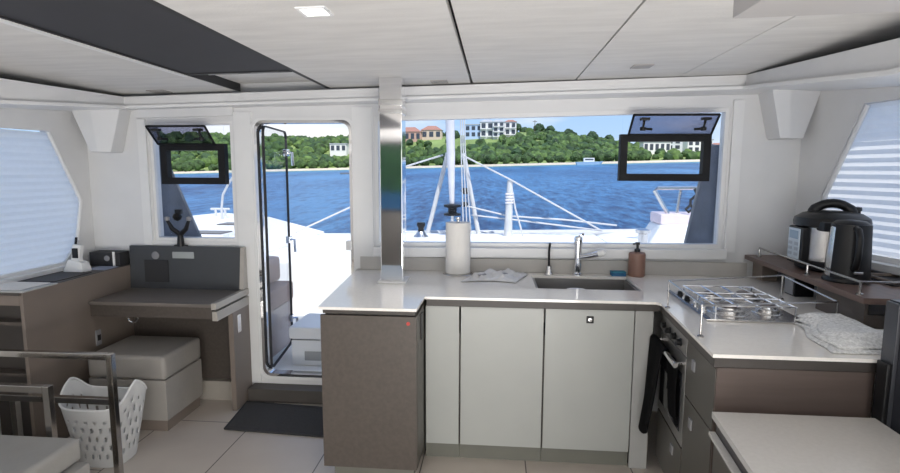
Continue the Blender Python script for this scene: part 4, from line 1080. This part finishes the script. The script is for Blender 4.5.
# ================================================================== PORT SIDE: desk, side cabinet, seats
SCZ = 0.93
t = thing('side_cabinet', 'brown side cabinet with open shelves along the port wall', 'cabinet', (-2.9, 3.3, FZ))
b = B(); b.box(-2.808, -2.785, 2.90, 3.875, FZ, SCZ - 0.005, 0.002); put('side_panel', b, TAUPE3, t, 30)
b = B(); b.box(-3.098, -2.793, 2.90, 3.875, SCZ - 0.025, SCZ, 0.003); put('top_board', b, mat('cab_top', (0.075, 0.066, 0.06), 0.45), t, 30)
for z in (0.72, 0.40, -0.06): put('shelf', B().box(-3.098, -2.8085, 2.91, 2.984, z, z + 0.02), TAUPE2, t, 0)
put('shade_board', B().box(-3.098, -2.8085, 2.985, 3.0, FZ, SCZ - 0.026), BAND, t, 0)  # dark sheet near the front, imitates the shade inside the open shelves
b = B(); b.box(-3.098, -2.8085, 2.90, 2.915, 0.845, SCZ - 0.026); put('front_rail', b, TAUPE3, t, 0)
so = put('socket', B().box(-2.7845, -2.775, 3.44, 3.49, 0.42, 0.53, 0.004), GREYP, t, 30)
put('socket_hole', B().box(-2.775, -2.773, 3.45, 3.48, 0.455, 0.495), BLACKP, so, 0)

# things on the side cabinet
t = thing('clipboard', 'pale folder of papers lying on the near end of the side cabinet', 'folder', (-2.9, 3.0, SCZ))
put('cover', B().box(-3.09, -2.75, 2.87, 3.12, SCZ, SCZ + 0.010, 0.003), mat('folder_grey', (0.38, 0.38, 0.37), 0.4), t, 30)
put('sheet', B().box(-3.08, -2.79, 2.89, 3.11, SCZ + 0.0105, SCZ + 0.014, 0.001), PAPER, t, 30)
tag(put('placemat', B().box(-3.08, -2.82, 3.17, 3.50, SCZ, SCZ + 0.006, 0.002), mat('placemat', (0.03, 0.026, 0.026), 0.6), None, 30), 'dark flat mat on the side cabinet between folder and handset', 'mat')
hx, hy = -2.955, 3.535
t = thing('radio_handset', 'white handheld radio standing in a cradle on the side cabinet', 'radio', (hx, hy, SCZ))
put('cradle', B().hexa([(hx - 0.075, hy - 0.05, SCZ), (hx + 0.075, hy - 0.05, SCZ), (hx + 0.075, hy + 0.05, SCZ), (hx - 0.075, hy + 0.05, SCZ)], [(hx - 0.045, hy - 0.03, SCZ + 0.09), (hx + 0.06, hy - 0.03, SCZ + 0.07), (hx + 0.06, hy + 0.04, SCZ + 0.07), (hx - 0.045, hy + 0.04, SCZ + 0.09)], 0.01), WHITEP, t, 30)
hb_ = put('handset_body', B().hexa([(hx - 0.03, hy - 0.02, SCZ + 0.08), (hx + 0.03, hy - 0.02, SCZ + 0.07), (hx + 0.03, hy + 0.02, SCZ + 0.07), (hx - 0.03, hy + 0.02, SCZ + 0.08)], [(hx - 0.012, hy - 0.015, SCZ + 0.20), (hx + 0.05, hy - 0.015, SCZ + 0.19), (hx + 0.05, hy + 0.02, SCZ + 0.19), (hx - 0.012, hy + 0.02, SCZ + 0.20)], 0.008), WHITEP, t, 30)
put('keypad', B().box(hx - 0.012, hx + 0.03, hy - 0.026, hy - 0.019, SCZ + 0.10, SCZ + 0.17, 0.003), BLACKP, hb_, 30)
put('aerial', B().tube([(hx + 0.0, hy, SCZ + 0.19), (hx + 0.01, hy, SCZ + 0.245)], 0.008, 8), BLACKP, hb_)
t = thing('storage_box', 'low black box at the far end of the side cabinet', 'box', (-2.87, 3.8, SCZ))
bx_ = put('box_body', B().box(-3.04, -2.80, 3.76, 3.87, SCZ, SCZ + 0.105, 0.005), BLACKM, t, 30)
put('box_dial', B().lathe([(0.022, 0), (0.020, 0.006), (0, 0.008)], (-2.90, 3.76, SCZ + 0.06), 16, axis=(0, -1, 0)), GREYP, bx_)
put('box_edge', B().box(-2.85, -2.835, 3.752, 3.76, SCZ, SCZ + 0.11), WHITEP, bx_, 0)
tag(put('paper_sheet', B().box(-2.95, -2.80, 3.60, 3.74, SCZ, SCZ + 0.004, 0.001), mat('blue_paper', (0.30, 0.33, 0.42), 0.7), None, 30), 'bluish sheet of paper in front of the low black box', 'paper')

# chart desk
t = thing('chart_desk', 'dark taupe chart desk under the small window beside the door', 'desk', (-2.3, 3.6, FZ))
b = B(); b.box(-2.781, -1.905, 3.40, 3.862, 0.727, 0.75, 0.003); put('desk_top', b, mat('desk_top', (0.155, 0.135, 0.12), 0.35, var=0.1, vscale=3, stretch=(1, 12, 12)), t, 30)
b = B(); b.box(-2.781, -1.905, 3.41, 3.86, 0.645, 0.7265, 0.003); ap = put('apron', b, TAUPE2, t, 30)
b = B()
for k in range(9):
    a = PI * k / 8
pts = [(-2.47 + 0.035 * math.cos(PI + PI * k / 8), 3.405, 0.645 + 0.035 * math.sin(PI + PI * k / 8)) for k in range(9)]
put('pull_ring', B().tube(pts, 0.006, 8), CHROME, ap)
EDGE = mat('beige_edge', (0.40, 0.37, 0.33), 0.4)
b = B(); b.hexa([(-1.90, 3.39, 0.715), (-1.865, 3.39, 0.715), (-1.865, 3.875, 0.715), (-1.90, 3.875, 0.715)], [(-1.90, 3.39, 0.760), (-1.865, 3.39, 0.760), (-1.865, 3.875, 0.760), (-1.90, 3.875, 0.760)], 0.003); put('edge_strip', b, EDGE, t, 30)
b = B(); b.box(-1.90, -1.865, 3.40, 3.875, 0.635, 0.700, 0.003); put('edge_strip', b, EDGE, t, 30)
b = B(); b.prism([(-1.90, 3.80, 0.765), (-1.90, 3.872, 0.765), (-1.90, 3.872, 1.075), (-1.90, 3.84, 1.075)], (0.03, 0, 0)); put('cheek', b, EDGE, t, 0)
b = B(); b.prism([(-2.781, 3.835, 0.751), (-2.781, 3.875, 0.751), (-2.781, 3.875, 1.075), (-2.781, 3.85, 1.075)], (0.878, 0, 0)); bpn = put('back_panel', b, mat('panel_dark', (0.052, 0.056, 0.062), 0.5), t, 0)
put('gauge', B().lathe([(0.030, 0), (0.030, 0.006), (0.024, 0.009), (0, 0.009)], (-2.57, 3.843, 1.005), 20, axis=(0, -1, 0)), GREYP, bpn)
put('gauge', B().lathe([(0.026, 0), (0.026, 0.006), (0.018, 0.008), (0.017, 0.003), (0, 0.003)], (-2.60, 3.84, 0.875), 20, axis=(0, -1, 0)), STEEL, bpn)
put('instrument_plate', B().box(-2.66, -2.47, 3.832, 3.8395, 0.80, 0.97, 0.004), BLACKM, bpn, 30)
put('display', B().box(-2.435, -2.265, 3.838, 3.846, 0.985, 1.035, 0.003), mat('display_grey', (0.36, 0.38, 0.38), 0.3), bpn, 30)
put('rear_board', B().box(-2.781, -1.905, 3.84, 3.86, 0.05, 0.644), TAUPE2, t, 0)
put('kick_board', B().box(-2.781, -1.905, 3.79, 3.86, FZ, 0.049), mat('kick_beige', (0.34, 0.31, 0.27), 0.5), t, 0)
b = B(); b.box(-1.904, -1.868, 3.62, 3.875, FZ, 0.634, 0.002); sd_ = put('support_panel', b, TAUPE3, t, 30)
put('light_switch', B().box(-1.868, -1.862, 3.68, 3.73, 0.47, 0.60, 0.003), STEEL, sd_, 30)

# phone mount standing on the desk back panel
mx_, my_ = -2.375, 3.86
t = thing('device_mount', 'black forked device mount on top of the dark desk back panel', 'mount', (mx_, my_, 1.076))
put('stem', B().tube([(mx_, my_, 1.076), (mx_, my_, 1.17)], [0.028, 0.02], 12), BLACKP, t)
put('base_plate', B().box(mx_ - 0.05, mx_ + 0.05, my_ - 0.012, my_ + 0.014, 1.076, 1.086, 0.003), BLACKP, t, 30)
for s in (-1, 1):
    ar = put('fork_arm', B().tube([(mx_, my_, 1.165), (mx_ + s * 0.055, my_ - 0.01, 1.21), (mx_ + s * 0.085, my_ - 0.02, 1.275)], [0.020, 0.018, 0.012], 10), BLACKP, t)
    put('arm_tip', B().lathe([(0.0, -0.02), (0.018, -0.01), (0.018, 0.012), (0, 0.02)], (mx_ + s * 0.085, my_ - 0.02, 1.285), 12), GREYP, ar)
put('ball_head', B().lathe([(0.0, -0.035), (0.026, -0.02), (0.036, 0), (0.026, 0.02), (0, 0.035)], (mx_ - 0.01, my_ - 0.01, 1.30), 16), BLACKP, t)
put('top_clip', B().box(mx_ - 0.025, mx_ + 0.025, my_ - 0.02, my_ + 0.01, 1.32, 1.355, 0.006), BLACKP, t, 30)

# ottoman
t = thing('ottoman', 'beige cushioned storage stool pushed under the chart desk', 'stool', (-2.44, 3.47, FZ))
put('plinth', B().box(-2.69, -2.185, 3.28, 3.68, FZ, -0.02), TAUPE3, t, 0)
put('stool_box', B().box(-2.71, -2.165, 3.255, 3.70, -0.019, 0.262, 0.012), OTTO, t, 30)
put('lid_cushion', B().box(-2.71, -2.163, 3.252, 3.702, 0.264, 0.425, 0.03, 4), OTTO, t, 40)

# laundry basket with a field of holes
bc = Vector((-2.335, 2.92, FZ))
t = thing('laundry_basket', 'white perforated plastic laundry basket beside the beige stool', 'basket', bc)
bm = bmesh.new(); NS, NR = 84, 26
def _se(a, pw=0.55):
    ca, sa = math.cos(a), math.sin(a); return (math.copysign(abs(ca) ** pw, ca), math.copysign(abs(sa) ** pw, sa))
_den = [_se(2 * PI * k / 4000) for k in range(4001)]
_len = [0.0]
for p_, q_ in zip(_den, _den[1:]): _len.append(_len[-1] + math.hypot(q_[0] - p_[0], (q_[1] - p_[1]) * 0.8))
_rs = []; _k = 0
for i in range(NS):
    while _len[_k] < _len[-1] * i / NS: _k += 1
    _rs.append(_den[_k])
def bpt(i, j):
    s = j / NR; cx, sy = _rs[i % NS]
    hx = 0.135 + 0.070 * s; hy = 0.11 + 0.055 * s
    rim = 0.375 + 0.10 * abs(cx) ** 14 * max(0.0, 1 - abs(sy)) ** 0.8 + 0.025 * abs(cx) ** 4 
    return bc + Vector((cx * hx, sy * hy, 0.004 + s * rim))
vs = [[bm.verts.new(bpt(i, j)) for i in range(NS)] for j in range(NR + 1)]
for j in range(NR):
    for i in range(NS):
        hole = 4 <= j <= 20 and ((j % 4 in (0, 1)) and ((i + (2 if (j // 4) % 2 else 0)) % 4 == 0))
        if hole: continue
        bm.faces.new((vs[j][i], vs[j][(i + 1) % NS], vs[j + 1][(i + 1) % NS], vs[j + 1][i]))
bm.faces.new(list(reversed(vs[0])))
b = B(); b.bm.free(); b.bm = bm
o = put('basket_body', b, mat('basket_white', (0.62, 0.62, 0.61), 0.5, var=0.02), t, 50); sdm = o.modifiers.new('thick', 'SOLIDIFY'); sdm.thickness = 0.004; sdm.offset = 0
b = B(); b.tube([bpt(i, NR) for i in range(NS)] + [bpt(0, NR)], 0.006, 8); put('rolled_rim', b, WHITEP, t)

# chrome tube chair
t = thing('tubular_chair', 'chrome square tube armchair frame in front of the laundry basket', 'chair', (-2.35, 2.53, FZ))
def sq(b, p, q, w=0.017):
    p, q = Vector(p), Vector(q); d = (q - p)
    ax = max(range(3), key=lambda k: abs(d[k])); lo_ = [min(p[k], q[k]) - (0 if k == ax else w) for k in range(3)]; hi_ = [max(p[k], q[k]) + (0 if k == ax else w) for k in range(3)]
    b.box(lo_[0], hi_[0], lo_[1], hi_[1], lo_[2], hi_[2], 0.003)
b = B(); y = 2.66
sq(b, (-2.075, y, FZ), (-2.075, y, 0.66)); sq(b, (-2.80, y, 0.643), (-2.092, y, 0.643)); sq(b, (-2.80, y, 0.39), (-2.092, y, 0.39)); sq(b, (-2.66, y, FZ), (-2.66, y, 0.373))
put('arm_frame', b, TUBEM, t, 30)
b = B(); y = 2.42
sq(b, (-2.235, y, FZ), (-2.235, y, 0.57)); sq(b, (-2.80, y, 0.553), (-2.252, y, 0.553)); sq(b, (-2.66, y, FZ), (-2.66, y, 0.536))
put('arm_frame', b, TUBEM, t, 30)
b = B(); sq(b, (-2.68, 2.437, 0.05), (-2.68, 2.643, 0.05)); put('cross_bar', b, TUBEM, t, 30)

# settee corner
t = thing('settee', 'light grey settee cushion end in the near left corner', 'settee', (-2.5, 1.6, FZ))
put('base', B().box(-3.09, -1.985, 0.6, 2.36, FZ, 0.215, 0.02), SETTEE, t, 30)
put('seat_cushion', B().box(-3.09, -2.03, 0.6, 2.37, 0.218, 0.335, 0.03, 4), SETTEE, t, 40)

# door mat
t = thing('door_mat', 'dark grey carpet mat on the floor inside the doorway', 'mat', (-1.5, 3.5, FZ))
b = B(); b.plan([(-1.815, 3.335), (-1.08, 3.29), (-1.08, 3.70), (-1.86, 3.76)], FZ, FZ + 0.010); put('pile', b, CARPET, t, 0)
b = B(); P = [(-1.815, 3.335), (-1.08, 3.29), (-1.08, 3.70), (-1.86, 3.76), (-1.815, 3.335)]; b.tube([(x, y, FZ + 0.008) for x, y in P], 0.008, 6); put('binding', b, BLACKM, t)

# ================================================================== BLINDS, LAMPS, OVERHEAD
def pleated(label, xf, side, ymin, lo, hi, zr, inset, rail):
    x = xf(2.0); t = thing('pleated_blind', label, 'blind', (x, 2.5, zr[0]))
    b = B(); bmx = b.bm
    z = zr[0]; k = 0; step = 0.024; rows = []
    while z <= zr[1] + 1e-6:
        # furthest forward point of the opening at this height
        y = ymin; yy = ymin
        while yy < WY - 0.02:
            if lo(yy) - 1e-4 <= z <= hi(yy) + 1e-4: y = yy
            yy += 0.01
        rows.append((z, y, (0.003 if k % 2 else -0.003))); z += step; k += 1
    prev = None
    for z, y, d in rows:
        a = [bmx.verts.new((xf(q_) + d, q_, z)) for q_ in (ymin, 2.9, y)]
        if prev:
            for m_ in (0, 1): bmx.faces.new((prev[m_], prev[m_ + 1], a[m_ + 1], a[m_]))
        prev = a
    o = put('pleats', b, BLIND, t, 0)
    b = B(); b.tube(rail, 0.014, 8); put('side_rail', b, TRIMW, t)
    b = B()
    for q0, q1 in ((ymin, 2.9), (2.9, rows[0][1])):
        b.hexa([(xf(q0) - 0.014, q0, zr[0] - 0.03), (xf(q0) + 0.014, q0, zr[0] - 0.03), (xf(q1) + 0.014, q1, zr[0] - 0.03), (xf(q1) - 0.014, q1, zr[0] - 0.03)], [(xf(q0) - 0.014, q0, zr[0] - 0.004), (xf(q0) + 0.014, q0, zr[0] - 0.004), (xf(q1) + 0.014, q1, zr[0] - 0.004), (xf(q1) - 0.014, q1, zr[0] - 0.004)])
    put('bottom_rail', b, TRIMW, t, 30)
    return t
pleated('white pleated blind over the port side window', lambda y: -3.112, -1, 0.5, Llo, Lhi, (0.99, 1.925), 0, [(-3.105, 3.55, 1.91), (-3.105, 3.80, 1.42), (-3.105, 3.735, 1.13)])
pleated('white pleated blind over the starboard window behind the pressure cooker', lambda y: xr(y) + 0.018, 1, 0.5, Rlo, Rhi, (1.18, 2.075), 0, [(xr(3.42) + 0.008, 3.42, 2.04), (xr(3.67) + 0.008, 3.67, 1.50), (xr(3.68) + 0.008, 3.68, 1.17)])
b = B(); b.plan([(2.17, 2.6), (2.249, 2.6), (2.249, 2.9), (xr(3.86) - 0.001, 3.86), (xr(3.86) - 0.06, 3.86), (2.18, 2.9)], 1.10, 1.145, 0.006); struct('trim_13', b, WALL, 30)
b = B(); b.box(-3.099, -3.05, 1.0, 3.70, 0.935, 0.965, 0.006); struct('trim_14', b, TRIMW, 30)

LAMP = mat('lamp_lens', (0.9, 0.9, 0.88), 0.4, emit=((1.0, 0.97, 0.92), 3.0))
LAMPOFF = mat('lamp_grey', (0.33, 0.31, 0.30), 0.5)
def downlight(label, x, y, s, lens):
    z = zc(x); t = thing('ceiling_light', label, 'ceiling light', (x, y, z), None)
    b = B(); frame_rect(b, x - s, x + s, y - s, y + s, y + s, s * 0.22, z - 0.006, z + 0.004)
    for v in b.bm.verts: v.co = Vector((v.co.x, v.co.z, v.co.y + 0.02 * (v.co.x - x)))
    put('bezel', b, LAMPOFF if lens is LAMPOFF else TRIMW, t, 30)
    put('lens', B().box(x - s * 0.77, x + s * 0.77, y - s * 0.77, y + s * 0.77, z - 0.0045, z + 0.001), lens, t, 0)
downlight('lit square ceiling light beside the dark roof hatch', -0.675, 2.02, 0.055, LAMP)
downlight('small ceiling light just right of the chrome post', -0.388, 3.66, 0.055, LAMPOFF)
downlight('small ceiling light between the two right hand seams', 0.837, 3.34, 0.055, LAMPOFF)
downlight('small ceiling light left of the dark roof hatch', -2.37, 3.70, 0.06, LAMPOFF)
pl = bpy.data.lights.new('lamp_light', 'AREA'); pl.size = 0.09; pl.energy = 2.5
o = bpy.data.objects.new('lamp_light', pl); COL.objects.link(o); o.location = (-0.675, 2.02, zc(-0.675) - 0.02)

# dark roller blind of the roof hatch
t = thing('roof_hatch_blind', 'large black roller blind drawn across the roof hatch', 'blind', (-1.5, 1.5, 2.2))
b = B(); panel(b, -1.827, -1.201, -0.6, 3.12, 0.012, 0.004); put('blind_cloth', b, HATCHB, t, 0)
b = B(); panel(b, -1.827, -1.201, 3.122, 3.16, 0.018, -0.002); put('pull_bar', b, BLACKM, t, 0)
b = B(); panel(b, -1.70, -1.52, 3.135, 3.147, 0.004, -0.0065); put('grip', b, GREYP, t, 0)
b = B(); panel(b, -1.44, -1.28, 3.135, 3.147, 0.004, -0.0065); put('grip', b, GREYP, t, 0)

# overhead locker at the top right
t = thing('overhead_locker', 'pale overhead locker hanging from the ceiling at the top right', 'cabinet', (1.4, 0.9, 2.1))
b = B(); b.hexa([(0.667, 0.2, 2.085), (2.2, 0.2, 2.115), (2.2, 1.66, 2.115), (0.667, 1.68, 2.085)], [(0.667, 0.2, zc(0.667) - 0.001), (2.2, 0.2, zc(2.2) - 0.001), (2.2, 1.66, zc(2.2) - 0.001), (0.667, 1.68, zc(0.667) - 0.001)], 0.006)
put('locker_body', b, mat('locker_grey', (0.42, 0.41, 0.41), 0.5, var=0.02), t, 30)
